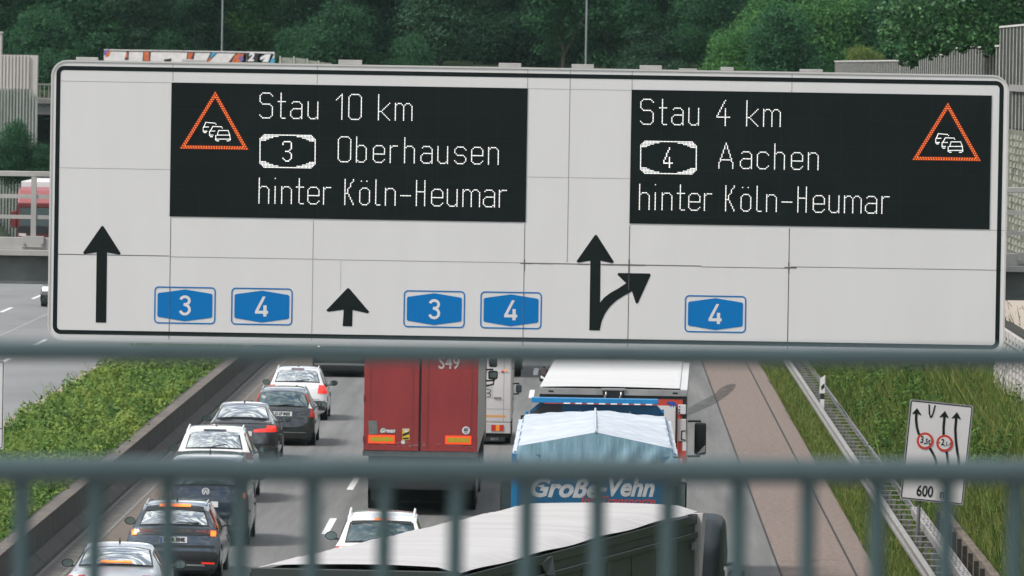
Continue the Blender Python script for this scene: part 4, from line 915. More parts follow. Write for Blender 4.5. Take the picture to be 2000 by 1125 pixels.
# white hatchback with roof rails, far end of the left queue
c = Car("hatchback", "white hatchback with silver roof rails and glowing right tail lamp, ahead of the black estate", carX(579.5, 800, 227), 226.6, 'hatch', 1.68, 4.0, 1.47, P_white, group="cars queuing in the left lane")
c.glazing(.60, 1.07, .50, 1.36); c.mirrors(M_trim); c.rails(M_wpl); c.fin(); c.bumper(M_rubber, .30, .56)
for sg, m in ((1, M_lamp_lit), (-1, M_lamp)): c.lamp(m, [tuple(sorted((sg * .57, sg * .83)))[k] and (sorted((sg * .57, sg * .83))[k], .76) for k in (0, 1)] + [(sorted((sg * .60, sg * .80))[1], .99), (sorted((sg * .60, sg * .80))[0], .99)])
c.line("tailgate_seam", M_rubber, -.62, .60, .62, .60); c.badge(0, .93, .05, M_chrome); c.wiper(1.08, -.05, .35, .05); c.plate("", .66); c.brake_bar(M_lampd, 1.38, .18)
# black estate with tall pillar lamps
c = Car("estate_car", "black estate car with tall red pillar tail lamps and plate ending in 8425", carX(551, 830, 212), 211.5, 'estate', 1.70, 4.65, 1.49, P_black, group="cars queuing in the left lane")
c.glazing(.66, 1.03, .545, 1.37, glass=mat("tinted_glass", (.05, .09, .10), .05, metal=.35, spec=1, coat=1)); c.mirrors(P_black); c.rails(M_chrome); c.bumper(P_black, .34, .60)
for sg in (-1, 1):
    for (za, zb, xa, xb, m) in ((1.12, 1.36, .75, .635, M_lamp), (.98, 1.118, .80, .755, M_clear), (.76, .978, .83, .805, M_lamp)):
        wb_ = .125 if za < 1.1 else .085; A = sorted((sg * (xa + .02), sg * (xa - wb_))); B = sorted((sg * (xb + .01), sg * (xb - .07))); c.lamp(m, [(A[0], za), (A[1], za), (B[1], zb), (B[0], zb)], off=.016)
c.plate("D LP 8425", .83); c.badge(0, .95, .045, M_chrome, 12); c.line("tailgate_seam", M_rubber, -.7, .74, .7, .74); c.line("chrome_strip", M_chrome, -.62, .36, .62, .36, .014, .02); c.wiper(1.05, -.1, .3)
b = MB(); p = c.pt(c.lev(1.17), .35); b.box(.14, .24, p.y - .03, p.y - .02, 1.12, 1.22); b.build("window_sticker", M_eu, c.root); b = MB(); b.box(-.52, -.44, p.y - .0, p.y + .01, 1.22, 1.28); b.build("window_sticker", M_plate, c.root)
# dark sedan with long red light bar
c = Car("sedan", "dark grey sedan with long lit red tail lamps behind the black estate", carX(472, 870, 202.6), 202, 'sedan', 1.80, 4.75, 1.45, P_grey, group="cars queuing in the left lane")
c.glazing(.63, 1.10, .52, 1.355); c.mirrors(M_trim); c.fin(h=.08); c.bumper(P_grey, .32, .62)
for sg in (-1, 1):
    A = sorted((sg * .30, sg * .86)); c.lamp(M_lamp_lit, [(A[0], .80 if sg < 0 else .77), (A[1], .77 if sg < 0 else .80), (A[1], .84 if sg < 0 else .92), (A[0], .92 if sg < 0 else .84)])
    A = sorted((sg * .62, sg * .84)); c.lamp(M_lamp_lit, [(A[0], .86), (A[1], .86), (A[1], .95), (A[0], .95)], off=.014)
c.plate("K 2", .74, 0); c.line("boot_edge", M_rubber, -.75, 1.005, .75, 1.005, .03); c.line("bumper_strip", M_lampd, .35, .42, .74, .42, .03)
# white SUV (third from the front of the photo's queue)
c = Car("tall_estate_car", "white tall car with roof rails and dark tail lamps, behind the lower rail", carX(417.5, 900, 184.5), 184, 'suv', 1.84, 4.4, 1.68, P_white, group="cars queuing in the left lane")
c.glazing(.62, 1.22, .52, 1.55); c.mirrors(M_trim); c.rails(M_wpl); c.fin(h=.06)
for sg in (-1, 1):
    A = sorted((sg * .62, sg * .90)); c.lamp(M_lampd, [(A[0], .98), (A[1], .98), (A[1], 1.14), (A[0], 1.14)])
    A = sorted((sg * .62, sg * .86)); b_ = c.lamp(M_lamp, [(A[0], .44), (A[1], .44), (A[1], .56), (A[0], .56)], name="reflector")
b = MB(); p = c.pt(c.lev(1.10), 0); b.poly([(0, 1.155), (.035, 1.095), (0, 1.035), (-.035, 1.095)], p.y - .02); b.build("badge", M_chrome, c.root); c.bumper(M_rubber, .34, .62); c.plate("", .84); c.brake_bar(M_trim, 1.575, .26, h=.018); c.wiper(1.24, -.05, .3, .06); c.line("tailgate_seam", M_rubber, -.7, .98, .7, .98)
# dark blue van
c = Car("compact_van", "dark blue van with round badge and orange lit tail lamp behind the white tall car", carX(402, 1000, 168), 167.5, 'van', 1.76, 4.6, 1.86, P_blue, group="cars queuing in the left lane")
c.glazing(.66, 1.26, .60, 1.63, glass=mat("tinted_glass", (.05, .09, .10), .05, metal=.35, spec=1, coat=1)); c.mirrors(M_trim, size=1.35, z=1.33); c.fin(h=.09); c.bumper(M_rubber, .34, .56)
for sg in (-1, 1):
    A = sorted((sg * .68, sg * .87)); B_ = sorted((sg * .70, sg * .82)); c.lamp(M_lampd, [(A[0], .72), (A[1], .72), (B_[1], 1.18), (B_[0], 1.18)]); A = sorted((sg * .71, sg * .80)); c.lamp(M_amber if sg > 0 else M_amber, [(A[0], 1.00), (A[1], 1.00), (A[1], 1.10), (A[0], 1.10)], off=.018, name="indicator")
b = MB(); p = c.pt(c.lev(1.12), 0); yb_ = p.y - .02; b.ribbon(arc(0, 1.12, .068, .068, 0, 345, 24), .016, yb_, 0, closed=True)
b.ribbon([(-.05, 1.155), (-.022, 1.085), (0, 1.125), (.022, 1.085), (.05, 1.155)], .013, yb_ - .001); b.ribbon([(-.022, 1.165), (0, 1.13), (.022, 1.165)], .012, yb_ - .003); b.build("badge", M_wpl, c.root)
b = MB(); add_text(b, "LIFE", .07, .42, 1.12, p.y - .012); b.build("lettering", M_chrome, c.root); c.plate("", .86); c.line("crease", M_trim, -.8, .72, .8, .72)
# dark slate estate with lit lamps
c = Car("estate_car", "dark slate estate with orange brake bar, lit tail lamps and plate TA 504E", carX(340, 1050, 156.8), 156.3, 'estate', 1.80, 4.7, 1.47, P_dark, group="cars queuing in the left lane")
c.glazing(.64, 1.06, .545, 1.30); c.mirrors(M_trim); c.rails(M_chrome, raised=.02); c.fin(h=.09)
c.patch("roof_spoiler", M_trim, [(-.56, 1.30), (.56, 1.30), (.54, 1.385), (-.54, 1.385)], .03); c.brake_bar(M_amber, 1.375, .30, h=.02, off=.045); c.wiper(1.10, .0, .48, .0)
c.patch("light_bar", M_trim, [(-.80, .87), (.80, .87), (.78, .985), (-.78, .985)], .009, 12, 3)
for sg in (-1, 1): A = sorted((sg * .42, sg * .86)); c.lamp(M_lampd, [(A[0], .88 if sg < 0 else .93), (A[1], .93 if sg < 0 else .88), (A[1], .955 if sg < 0 else .99), (A[0], .99 if sg < 0 else .955)], off=.013)
c.patch("tailgate_panel", M_trim, [(-.36, .90), (.36, .90), (.40, 1.0), (-.40, 1.0)], .014, 8, 2)
for sg in (-1, 1):
    A = sorted((sg * .70, sg * .80)); c.lamp(M_amber, [(A[0], .86), (A[1], .86), (A[1], .96), (A[0], .96)], off=.018, name="indicator"); A = sorted((sg * .54, sg * .78)); c.lamp(M_lamp_lit, [(A[0], .335), (A[1], .335), (A[1], .37), (A[0], .37)], off=.02, name="reflector")
b = MB(); p = c.pt(c.lev(.965), 0)
for k, ch in enumerate("OKTAVA"[:0]): pass
c.plate("K TA 504E", .78); c.bumper(M_trim, .36, .56); c.line("bumper_line", M_chrome, -.6, .31, .6, .31, .03, .02); c.line("crease", M_trim, -.78, .66, .78, .66, .05)
b = MB(); 
for k in range(5): b.box(-.27 + .13 * k, -.225 + .13 * k, p.y - .018, p.y - .012, .945, .965)
b.build("lettering", M_chrome, c.root)
# silver sedan at the bottom
c = Car("sedan", "silver sedan cut by the bottom edge with sky reflected in its rear window", carX(226, 1090, 143.4), 142.6, 'sedan', 1.80, 4.75, 1.43, P_silver, group="cars queuing in the left lane")
c.glazing(.63, 1.09, .53, 1.345); c.mirrors(M_trim); c.fin(h=.11); c.brake_bar(M_amber, 1.115, .28, h=.016, off=.04); c.bumper(P_silver, .3, .55); c.plate("", .8)
for sg in (-1, 1): A = sorted((sg * .5, sg * .86)); c.lamp(M_lamp, [(A[0], .80), (A[1], .80), (A[1], .95), (A[0], .95)])
# white estate in the middle lane
c = Car("estate_car", "white estate car with lit orange brake light partly hidden behind the swerving lorry's roof", carX(744, 1060, 151.6), 151.2, 'suv', 1.80, 4.4, 1.60, P_white)
c.glazing(.64, 1.10, .555, 1.43, glass=mat("tinted_glass", (.05, .09, .10), .05, metal=.35, spec=1, coat=1)); c.mirrors(M_trim, z=1.04, size=1.05); c.rails(M_wpl, raised=.075); c.fin(h=.05); c.patch("roof_spoiler", M_trim, [(-.56, 1.40), (.56, 1.40), (.55, 1.455), (-.55, 1.455)], .03); c.brake_bar(M_amber, 1.46, .13, h=.016, off=.045)
for sg in (-1, 1): A = sorted((sg * .6, sg * .86)); c.lamp(M_lamp, [(A[0], .85), (A[1], .85), (A[1], 1.02), (A[0], 1.02)])
c.plate("", .75); c.bumper(M_rubber, .34, .58)
b = MB(); b.tube([(-.15, .75, 1.02), (-.13, .75, 1.22)], .12, 10); b.build("headrest", M_trim, c.root); b = MB(); b.tube([(.35, .75, 1.02), (.33, .75, 1.22)], .12, 10); b.build("headrest", M_trim, c.root)
# dark car far ahead in the left lane
c = Car("sedan", "dark car far ahead in the left lane with a pale striped bumper", carX(668, 725, 258.5), 258, 'sedan', 1.85, 4.7, 1.5, P_black)
c.glazing(.63, 1.12, .52, 1.38); c.mirrors(M_trim)
for sg in (-1, 1): A = sorted((sg * .5, sg * .86)); c.lamp(M_lampd, [(A[0], .84), (A[1], .84), (A[1], .97), (A[0], .97)])
c.patch("bumper", mat("pale_bumper_strip", (.36, .38, .37), .35, metal=.4), [(-.86, .39), (.86, .39), (.86, .46), (-.86, .46)], .02, 10, 2); c.plate("", .78)
# dark car oncoming on the far carriageway
X_ = carX(78, 575, 325) + .9; c = Car("sedan", "dark oncoming car peeping out from behind the left edge of the big sign", X_, 329.5, 'sedan', 1.82, 4.7, 1.45, P_black, yaw=PI)
c.glazing(.63, 1.10, .52, 1.355); c.mirrors(M_trim)
for sg in (-1, 1):
    b = MB(); x0, x1 = sorted((sg * .55, sg * .82)); b.box(x0, x1, 4.5, 4.72, .64, .80); b.build("headlight", glow("headlamp", (1, .98, .95), .9), c.root, bevel=.03)
# ------------------------------------------------------------------ lorries
def wheel_set(root, ys, W, r=.5, dual=True):
    for y in ys:
        for sg in (-1, 1):
            xo = sg * W / 2; xi = sg * (W / 2 - (.34 if not dual else .58)); b = MB(); b.cyl_x(min(xo, xi), max(xo, xi), y, r, r, 24)
            w = b.build("wheel", M_tyre, root, smooth=40, bevel=.03)
            b = MB(); b.cyl_x(min(xo, xo + sg * .01), max(xo, xo + sg * .012), y, r, r * .55, 18); b.build("rim", M_rim2, w)
def lorry_mirrors(root, W, y, z0, z1, m=None, out=.34, sides=(-1, 1), glass=True, arm=True, w=.22):
    for sg in sides:
        x = sg * (W / 2 + out - .06); b = MB(); b.box(x - w / 2, x + w / 2, y, y + .14, z0, z1); o = b.build("mirror", m or M_trim, root, bevel=.045, seg=3, smooth=40)
        if arm:
            b = MB(); b.tube([(sg * W * .47, y + .1, z1 + .02), (x, y + .09, z1 + .03), (x, y + .09, z1 - .05)], .022, 8); b.tube([(sg * W * .47, y + .1, z0 - .04), (x, y + .09, z0 - .03), (x, y + .09, z0 + .05)], .022, 8); b.build("mirror_arm", M_trim, o)
        if glass:
            b = MB(); b.poly(rrect(x - w / 2 + .03, x + w / 2 - .03, z0 + .04, z1 - .04, .03), y - .004); b.build("mirror_glass", M_mirror, o)
def cab(root, m, W, y0, L, z0, z1, fair=None):
    """tractor cab: rounded box with a raked front, side windows, windscreen"""
    b = MB(); w = W / 2
    pf = [(y0, z0), (y0, z1 - .10), (y0 + .15, z1), (y0 + L * .70, z1), (y0 + L * .93, z1 - .55), (y0 + L, z1 - 1.55), (y0 + L, z0)]
    vs = [(-w * (.97 if z > z1 - .2 else 1), y, z) for y, z in pf] + [(w * (.97 if z > z1 - .2 else 1), y, z) for y, z in pf]; n = len(pf)
    b.add(vs, [tuple(range(n)), tuple(range(2 * n - 1, n - 1, -1))] + [(k, n + k, n + (k + 1) % n, (k + 1) % n) for k in range(n)])
    o = b.build("cab", m, root, bevel=.07, seg=3, smooth=40)
    for sg in (-1, 1):
        x = sg * (w + .004); b = MB(); b.add([(x, y0 + L * .5, z1 - 1.75), (x, y0 + L * .93, z1 - 1.75), (x, y0 + L * .86, z1 - .95), (x, y0 + L * .5, z1 - .9)], [(0, 1, 2, 3)]); b.build("side_window", M_glass_d, o)
    b = MB(); b.add([(-w * .9, y0 + L + .006, z1 - 1.62), (w * .9, y0 + L + .006, z1 - 1.62), (w * .86, y0 + L * .935, z1 - .6), (-w * .86, y0 + L * .935, z1 - .6)], [(0, 1, 2, 3)]); b.build("windscreen", M_glass_d, o)
    b = MB(); b.box(-w * .96, w * .96, y0 - .0, y0 + L - .05, .35, z0 - .002); b.build("chassis", M_under, root)
    return o

# --- red box semi-trailer, middle lane
W_ = 2.53; X_ = (at(708, 800, 180)[0] + at(935.5, 800, 180)[0]) / 2
t = thing("articulated_lorry", "dull red box trailer lorry with S49 on its rear doors, middle lane", "lorry", (X_, 180, 0))
M_redd = mat("dull_red_panel", (.215, .020, .021), .55, vscale=1.3, col2=(.27, .028, .028), streak=(1, 1, .5)); M_redf = mat("dark_red_frame", (.18, .028, .027), .6, var=.2)
M_cur = mat("grey_curtain", (.40, .40, .395), .6, vscale=2.5, col2=(.50, .50, .49), streak=(1, 1, .2))
def zy(py, px, Y): return at(px, py, Y)[1]
zb_ = zy(882, 820, 180); zt_ = 4.0; w = W_ / 2
b = MB(); b.box(-w + .02, w - .02, .08, 13.6, zb_ - .12, zt_); b.build("box_body", M_cur, t, bevel=.015)
xm = at(820.5, 800, 180)[0] - X_
for x0, x1 in ((-w + .012, xm - .025), (xm + .025, w - .012)):
    d = MB(); d.box(x0, x1, .0, .078, zb_, zt_ - .1); dd = d.build("door", M_redd, t, bevel=.012)
    s = MB(); inner = x0 if x0 > 0 else x1
    for xx in (x0 + .14, x1 - .14): s.box(xx - .012, xx + .012, -.006, -.0005, zb_ + .06, zt_ - .15)
    s.build("locking_bar", M_redf, dd)
    s = MB(); xe = x0 if x0 < 0 else x1
    for zz in (1.6, 2.5, 3.4): s.box(xe - .015 if xe > 0 else xe - .01, xe + .01 if xe > 0 else xe + .015, -.02, -.0065, zz, zz + .14)
    s.build("hinge", M_redf, dd)
b = MB(); b.box(xm - .022, xm + .022, .03, .07, zb_, zt_ - .1); b.build("door_seal", M_trim, t)
b = MB(); b.box(-w, w, -.01, .4, zb_ - .12, zb_ - .005); b.build("rear_sill", mat("worn_steel", (.055, .058, .058), .6, var=.35, vscale=6), t)
b = MB(); b.box(-w * .9, w * .9, .1, .5, .58, zb_ - .13); b.build("rear_lamp_beam", M_under, t); b = MB(); b.box(-w * .88, w * .88, 1.9, 1.98, .22, zb_ - .21); b.build("mudguard", M_under, t)
for sg in (-1, 1):
    b = MB(); b.box(min(sg * .75, sg * 1.15), max(sg * .75, sg * 1.15), .05, .099, .8, .95); b.build("tail_light", M_lampd, t)
b = MB(); b.box(-1.1, 1.1, .45, 13.2, .55, zb_ - .125); b.build("chassis", M_under, t)
wheel_set(t, (3.0, 4.3, 5.6, 10.9), 2.4)
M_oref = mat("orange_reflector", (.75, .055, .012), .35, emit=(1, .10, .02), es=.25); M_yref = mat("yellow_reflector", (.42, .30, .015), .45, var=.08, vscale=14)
for xa, xb, ya, yb in ((719, 771, 849.5, 867), (869.5, 920.5, 851, 869)):
    x0, z1 = at(xa, ya, 180); x1, z0 = at(xb, yb, 180); b = MB(); b.box(x0 - X_, x1 - X_, -.012, -.0005, z0, z1); o = b.build("reflector_plate", M_oref, t)
    b = MB(); b.box(x0 - X_ + .045, x1 - X_ - .045, -.016, -.0125, z0 + .045, z1 - .045); b.build("reflector_centre", M_yref, o)
def rp2(px, py): x, z = at(px, py, 180); return x - X_, z
b = MB(); b.poly([rp2(719, 822), rp2(736, 822), rp2(738.5, 848), rp2(720, 848.5)], -.008); b.build("repair_patch", mat("grey_patch", (.13, .14, .135), .7, var=.2, vscale=8), t)
b = MB(); x, z = rp2(910, 841); b.disc(x, z, .088, -.008, 24, 0); add_text(b, "60", .11, x, z + .012, -.011, 1, sx=.85, bold=.004); b.poly([(x - .03, z - .06), (x + .03, z - .06), (x + .03, z - .045), (x - .03, z - .045)], -.011, 1)
b.add([(x + .089 * math.cos(a * PI / 12), -.0075, z + .089 * math.sin(a * PI / 12)) for a in range(24)] + [(x + .1 * math.cos(a * PI / 12), -.0075, z + .1 * math.sin(a * PI / 12)) for a in range(24)], [(k, (k + 1) % 24, 24 + (k + 1) % 24, 24 + k) for k in range(24)], 2)
b.build("speed_sticker", [M_lsw, M_trim, M_redf], t)
b = MB(); P_ = [rp2(*p) for p in ((785.5, 838.5), (799.5, 838.5), (799.5, 860), (785.5, 860))]; b.poly(P_, -.008, 0); b.poly([rp2(*p) for p in ((786, 848), (799, 843), (799, 848), (786, 853))], -.010, 1); b.poly([rp2(*p) for p in ((788, 843), (793, 840), (798, 842), (794, 846))], -.010, 2)
b.poly([rp2(*p) for p in ((787, 855), (798, 855), (798, 858.5), (787, 858.5))], -.010, 1); b.poly([rp2(*p) for p in ((785.5, 837.6), (799.5, 837.6), (799.5, 839), (785.5, 839))], -.0105, 2); b.build("warning_sticker", [mat("sticker_yellow", (.62, .43, .03), .5), M_trim, M_lsw], t)
b = MB(); x, z = rp2(756, 841.5); add_text(b, "Green", .13, x, z, -.009, 0, shear=.35, bold=.006); add_text(b, "Green", .13, x, z, -.0075, 1, shear=.35, bold=.016); b.poly([rp2(*p) for p in ((742, 845), (745, 838), (749, 836), (750, 842), (746, 847))], -.0085, 2); b.build("script_sticker", [M_lsw, M_trim, mat("sticker_green", (.10, .22, .05), .5)], t)
b = MB(); x, z = rp2(787, 864); b.disc(x, z, .045, -.008, 12); b.build("small_sticker", M_lsw, t)
b = MB(); x, z = rp2(877, 709.5); add_text(b, "S49", .40, x, z, -.008, sx=.82, bold=.004); b.build("lettering", mat("dirty_white_paint", (.52, .47, .46), .6, var=.15), t)
b = MB()
for k in range(34): xa = random.uniform(-1.1, 1.1); zz = random.uniform(zb_ + .10, zb_ + .20); b.poly([(xa, zz), (xa + random.uniform(.04, .16), zz + .004), (xa + .06, zz + .012)], -.006)
b.build("scuff", mat("scuff_grey", (.33, .24, .23), .8), t)
cab(t, mat("dark_red_cab", (.12, .02, .02), .4, coat=.5), 2.48, 14.6, 2.2, 1.0, 3.7)
lorry_mirrors(t, 2.5, 16.2, zy(742, 963, 196), zy(725, 963, 196), out=.20, w=.23, sides=(1,)); lorry_mirrors(t, 2.5, 16.2, zy(718, 963, 196), zy(700, 963, 196), out=.20, w=.2, sides=(1,), arm=False, glass=False); lorry_mirrors(t, 2.5, 16.2, 2.4, 3.0, out=.22, sides=(-1,))
b = MB(); b.tube([(1.24, 16.3, zy(755, 963, 196)), (1.40, 16.3, zy(752, 963, 196)), (1.42, 16.3, zy(742, 963, 196))], .025, 8); b.build("mirror_arm", M_trim, t)

# --- white motorhome ahead of it
Xr = at(999, 800, 214)[0]; W_ = 2.2
t = thing("motorhome", "white motorhome with orange stripe and twin tail lamps peeping out beside the red trailer", "motorhome", (Xr - W_ / 2, 214, 0)); w = W_ / 2
M_mh = mat("motorhome_white", (.58, .55, .54), .45, vscale=.8, col2=(.66, .63, .62)); zB = zy(826, 980, 214)
b = MB(); b.box(-w, w, 0, 6.4, zB, 3.1); b.build("body", M_mh, t, bevel=.05, seg=3, smooth=40)
b = MB(); b.box(-w + .02, w - .02, -.012, .3, zy(847, 980, 214), zB - .004); b.build("bumper", mat("bumper_grey", (.42, .41, .40), .6), t, bevel=.012)
x0, z1 = at(959.5, 830, 214); x1, z0 = at(983.5, 842, 214); c0 = Xr - w
b = MB(); b.box(x0 - c0, x0 - c0 + (x1 - x0) * .36, -.03, -.0125, z0, z1, 0); b.box(x0 - c0 + (x1 - x0) * .37, x0 - c0 + (x1 - x0) * .66, -.03, -.0125, z0, z1, 1); b.box(x0 - c0 + (x1 - x0) * .67, x1 - c0, -.03, -.0125, z0, z1, 0); b.build("tail_light", [M_lamp_lit if False else M_lamp, M_amber_d], t)
b = MB(); b.box(-(x1 - c0), -(x0 - c0), -.03, -.0125, z0, z1); b.build("tail_light", M_lamp, t)
b = MB(); b.box(-w + .05, x1 - c0 + .05, -.004, -.0005, zy(815, 980, 214), zy(811.5, 980, 214)); b.build("orange_stripe", mat("orange_stripe", (.60, .26, .04), .5), t)
b = MB()
for ya in (799.5, 728): b.box(-w + .04, w - .06, -.003, -.0005, zy(ya, 980, 214) - .006, zy(ya, 980, 214) + .006)
xs_ = at(984, 760, 214)[0] - c0; b.box(xs_ - .006, xs_ + .006, -.003, -.0005, zB + .03, 3.0); b.build("panel_seam", mat("seam_grey", (.25, .24, .24), .7), t)
b = MB(); xh0 = at(964.5, 777, 214)[0] - c0; xh1 = at(979, 777, 214)[0] - c0; b.box(xh0, xh1, -.03, -.003, zy(778.5, 980, 214), zy(776, 980, 214)); b.build("hatch_handle", M_galv_d, t)
for px, py, m in ((987, 723, M_amber), (981.5, 726, M_lamp)):
    x, z = at(px, py, 214); b = MB(); b.disc(x - c0, z, .03, -.02, 10); b.build("marker_lamp", m, t)
b = MB(); b.box(xh0 - .25, xh0 - .03, -.006, -.0005, zy(778, 980, 214), zy(755, 980, 214)); b.build("hatch", mat("hatch_grey", (.45, .44, .43), .5), t)
b = MB(); b.ribbon(arc(at(953, 764, 214)[0] - c0, zy(764, 953, 214), .07, .05, 0, 340, 14), .02, -.009, closed=True); b.ribbon(arc(at(953, 772, 214)[0] - c0, zy(772, 953, 214), .07, .05, 0, 340, 14), .02, -.009, closed=True); b.build("emblem", M_trim, t)
b = MB(); b.box(-w * .93, w * .93, .05, 6, .2, zB - .1); b.build("underbody", M_under, t); wheel_set(t, (1.2, 4.9), 2.15, .34)
b = MB(); x, z = at(966, 858, 214); add_text(b, "BM K", .09, x - c0, z, -.02); 
b2 = MB(); b2.box(x - c0 - .27, x - c0 + .27, -.016, -.004, z - .06, z + .06); o = b2.build("number_plate", M_trim, t); b.build("registration", mat("plate_grey_text", (.3, .3, .3), .6), o)
lorry_mirrors(t, 2.2, 5.3, zy(768, 997, 219), zy(752, 997, 219), m=mat("blue_grey_mirror", (.10, .16, .20), .4), out=.2, glass=True, w=.16)
b = MB(); 
for z in (1.2, 1.6, 2.0, 2.4): b.tube([(w + .03, .3, z), (w + .03, .6, z)], .02, 6)
b.build("side_trim", M_galv_d, t)

# --- far grey lorry in the middle lane
Xr = at(1016.5, 720, 260)[0]; t = thing("box_truck", "grey lorry far ahead in the middle lane, only its rear wheels showing past the motorhome", "lorry", (Xr - 1.25, 260, 0))
b = MB(); b.box(-1.25, 1.25, 0, 8, 1.05, 3.9); b.build("box_body", mat("far_grey_box", (.30, .31, .31), .6, var=.1), t, bevel=.03); wheel_set(t, (1.5, 2.9, 7.4), 2.5)
b = MB(); b.box(-1.1, 1.1, .1, 7.9, .5, 1.048); b.build("chassis", M_under, t); cab(t, mat("far_cab_white", (.5, .5, .5), .5), 2.45, 8.3, 1.9, .9, 3.2); lorry_mirrors(t, 2.45, 9.8, 2.0, 2.6)

# --- blue tipper with white tarpaulin, right lane
YB = 127.5; xl, zl = at(1003.5, 869, YB); xr, zr = at(1322, 861, YB); X_ = (xl + xr) / 2; w = (xr - xl) / 2; ze = zl - .02
t = thing("tipper_lorry", "bright blue tipper trailer under a creased white gabled tarpaulin, right lane", "lorry", (X_, YB, 0))
M_bl = mat("bright_blue_paint", (.003, .085, .185), .55, vscale=1.2, col2=(.005, .105, .225)); M_bl2 = mat("bright_blue_bulkhead", (.004, .17, .38), .45, var=.06)
Lb = 12.0
b = MB(); b.box(-w + .05, w - .05, .0, Lb, 1.25, ze - .02); b.build("tipper_body", M_bl, t, bevel=.03)
b = MB()
for k in range(7): b.box(w - .049, w + .0, .4 + k * 1.85, .52 + k * 1.85, 1.3, ze - .1); b.box(-w, -w + .049, .4 + k * 1.85, .52 + k * 1.85, 1.3, ze - .1)
b.build("side_rib", M_bl2, t)
b = MB(); b.box(-w - .03, -w + .12, -.05, .12, 1.3, ze - .12); b.build("rear_corner_post", M_bl2, t); b = MB(); b.box(w - .12, w + .03, -.05, .12, 1.3, ze - .12); b.build("rear_corner_post", M_trim, t)
za = zy(843, 1165, YB); n, m = 48, 60; xa_ = at(1164, 843, YB)[0] - X_
M_tarp = mat("white_tarpaulin", (.37, .41, .46), .5, vscale=1.4, col2=(.50, .535, .57), bump=.5, bscale=5, streak=(.5, 1.6, 1)); M_tarpb = mat("blue_grey_tarpaulin", (.14, .26, .34), .5, vscale=3, col2=(.22, .36, .44), bump=.5, bscale=9, streak=(4, 1, .5))
rng = np.random.default_rng(3)
vs = []
for j in range(m + 1):
    y = -.03 + (Lb + .03) * j / m
    for i in range(n + 1):
        f = i / n; x = -w - .02 + (2 * w + .04) * f; g = abs(x - xa_) / (w + (xa_ if x < xa_ else -xa_)); bow = abs(math.sin(PI * (y + .03) / (Lb + .03) * 5))
        zr = ze + (za - ze) * (1 - .62 * (y + .03) / (Lb + .03)); z = ze + (zr - ze) * (1 - g) - .05 * (1 - bow ** .45) * (1 - .4 * g) + .010 * math.sin(x * 7 + y * 1.6) * math.sin(y * 2.3 + x) + .006 * math.sin(19 * x + 3 * y)
        if g > .965: z -= .09 + .03 * math.sin(y * 5)
        vs.append((x, y, z))
b = MB(); b.add(vs, [(j * (n + 1) + i, j * (n + 1) + i + 1, (j + 1) * (n + 1) + i + 1, (j + 1) * (n + 1) + i) for j in range(m) for i in range(n)])
tp = b.build("tarpaulin", M_tarp, t, smooth=50)
vs = []; m2 = 14       # rear flap with creases fanning from the ridge to the corners
for j in range(m2 + 1):
    q = j / m2
    for i in range(n + 1):
        f = i / n; x = -w - .02 + (2 * w + .04) * f; g = abs(x - xa_) / (w + (xa_ if x < xa_ else -xa_)); zt_ = ze + (za - ze) * (1 - g) - .01 - (.09 if g > .965 else 0); zl_ = ze - .30 - .10 * g ** 3 - .03 * math.sin(x * 3)
        cre = .045 * q * math.sin(22 * g + 4 * q + (3 if x > 0 else 0)) * (.35 + g)
        vs.append((x * (1 + .012 * q), -.035 - .07 * q - cre, zt_ + (zl_ - zt_) * q))
b = MB(); b.add(vs, [((j + 1) * (n + 1) + i, (j + 1) * (n + 1) + i + 1, j * (n + 1) + i + 1, j * (n + 1) + i) for j in range(m2) for i in range(n)]); b.build("rear_flap", M_tarpb, t, smooth=60)
b = MB(); b.tube([(xa_, -.05, za + .004), (xa_, Lb, ze + (za - ze) * .38 + .006)], .018, 8); b.build("ridge_strap", M_tarp, t, smooth=60)
YF = YB + Lb + .25; bx0_, bz0_ = at(1038, 790, YF); bx1_, bz1_ = at(1286, 778, YF)
b = MB(); zc = (bz0_ + bz1_) / 2; b.box(bx0_ - X_, bx1_ - X_, Lb + .06, Lb + .34, zc - .03, zc + .055); b.build("bulkhead_beam", M_bl2, t, bevel=.01)
b = MB(); b.poly([(bx0_ - X_ - .02, 2.0), (bx1_ - X_ + .12, 2.0), (bx1_ - X_ + .10, zc - .18), (bx1_ - X_ - .02, zc - .05), (bx0_ - X_ + .12, zc - .05), (bx0_ - X_ - .02, zc - .17)], Lb + .20); b.build("bulkhead", M_bl, t)
b = MB(); b.poly([(bx0_ - X_ + .02, 3.5), (bx0_ - X_ + .52, 3.5), (bx0_ - X_ + .52, zc - .06), (bx0_ - X_ + .18, zc - .07), (bx0_ - X_ + .02, zc - .2)], Lb + .196); b.build("bulkhead_mesh", M_rubber, t)
b = MB()
for k in range(8): x = bx0_ - X_ + .55 + k * .20; b.box(x, x + .11, Lb + .045, Lb + .058, zc - .042, zc - .022)
b.build("marker_dash", M_wpl, t)
b = MB()
for px in (1134, 1201, 1231): x = at(px, 798, YF)[0] - X_; b.tube([(x, Lb + .1, 3.9), (x, Lb + .1, zc - .16)], .02, 8)
b.build("bulkhead_stay", M_galv_d, t)
b = MB(); b.box(at(1026.5, 806, YF)[0] - X_, at(1032, 806, YF)[0] - X_, Lb + .1, Lb + .3, zy(812, 1030, YF), zy(803, 1030, YF)); b.build("corner_bracket", M_bl2, t); b = MB(); b.box(at(1292, 806, YF)[0] - X_, at(1297, 806, YF)[0] - X_, Lb + .1, Lb + .3, zy(806, 1293, YF), zy(800, 1293, YF)); b.build("corner_bracket", M_bl2, t)
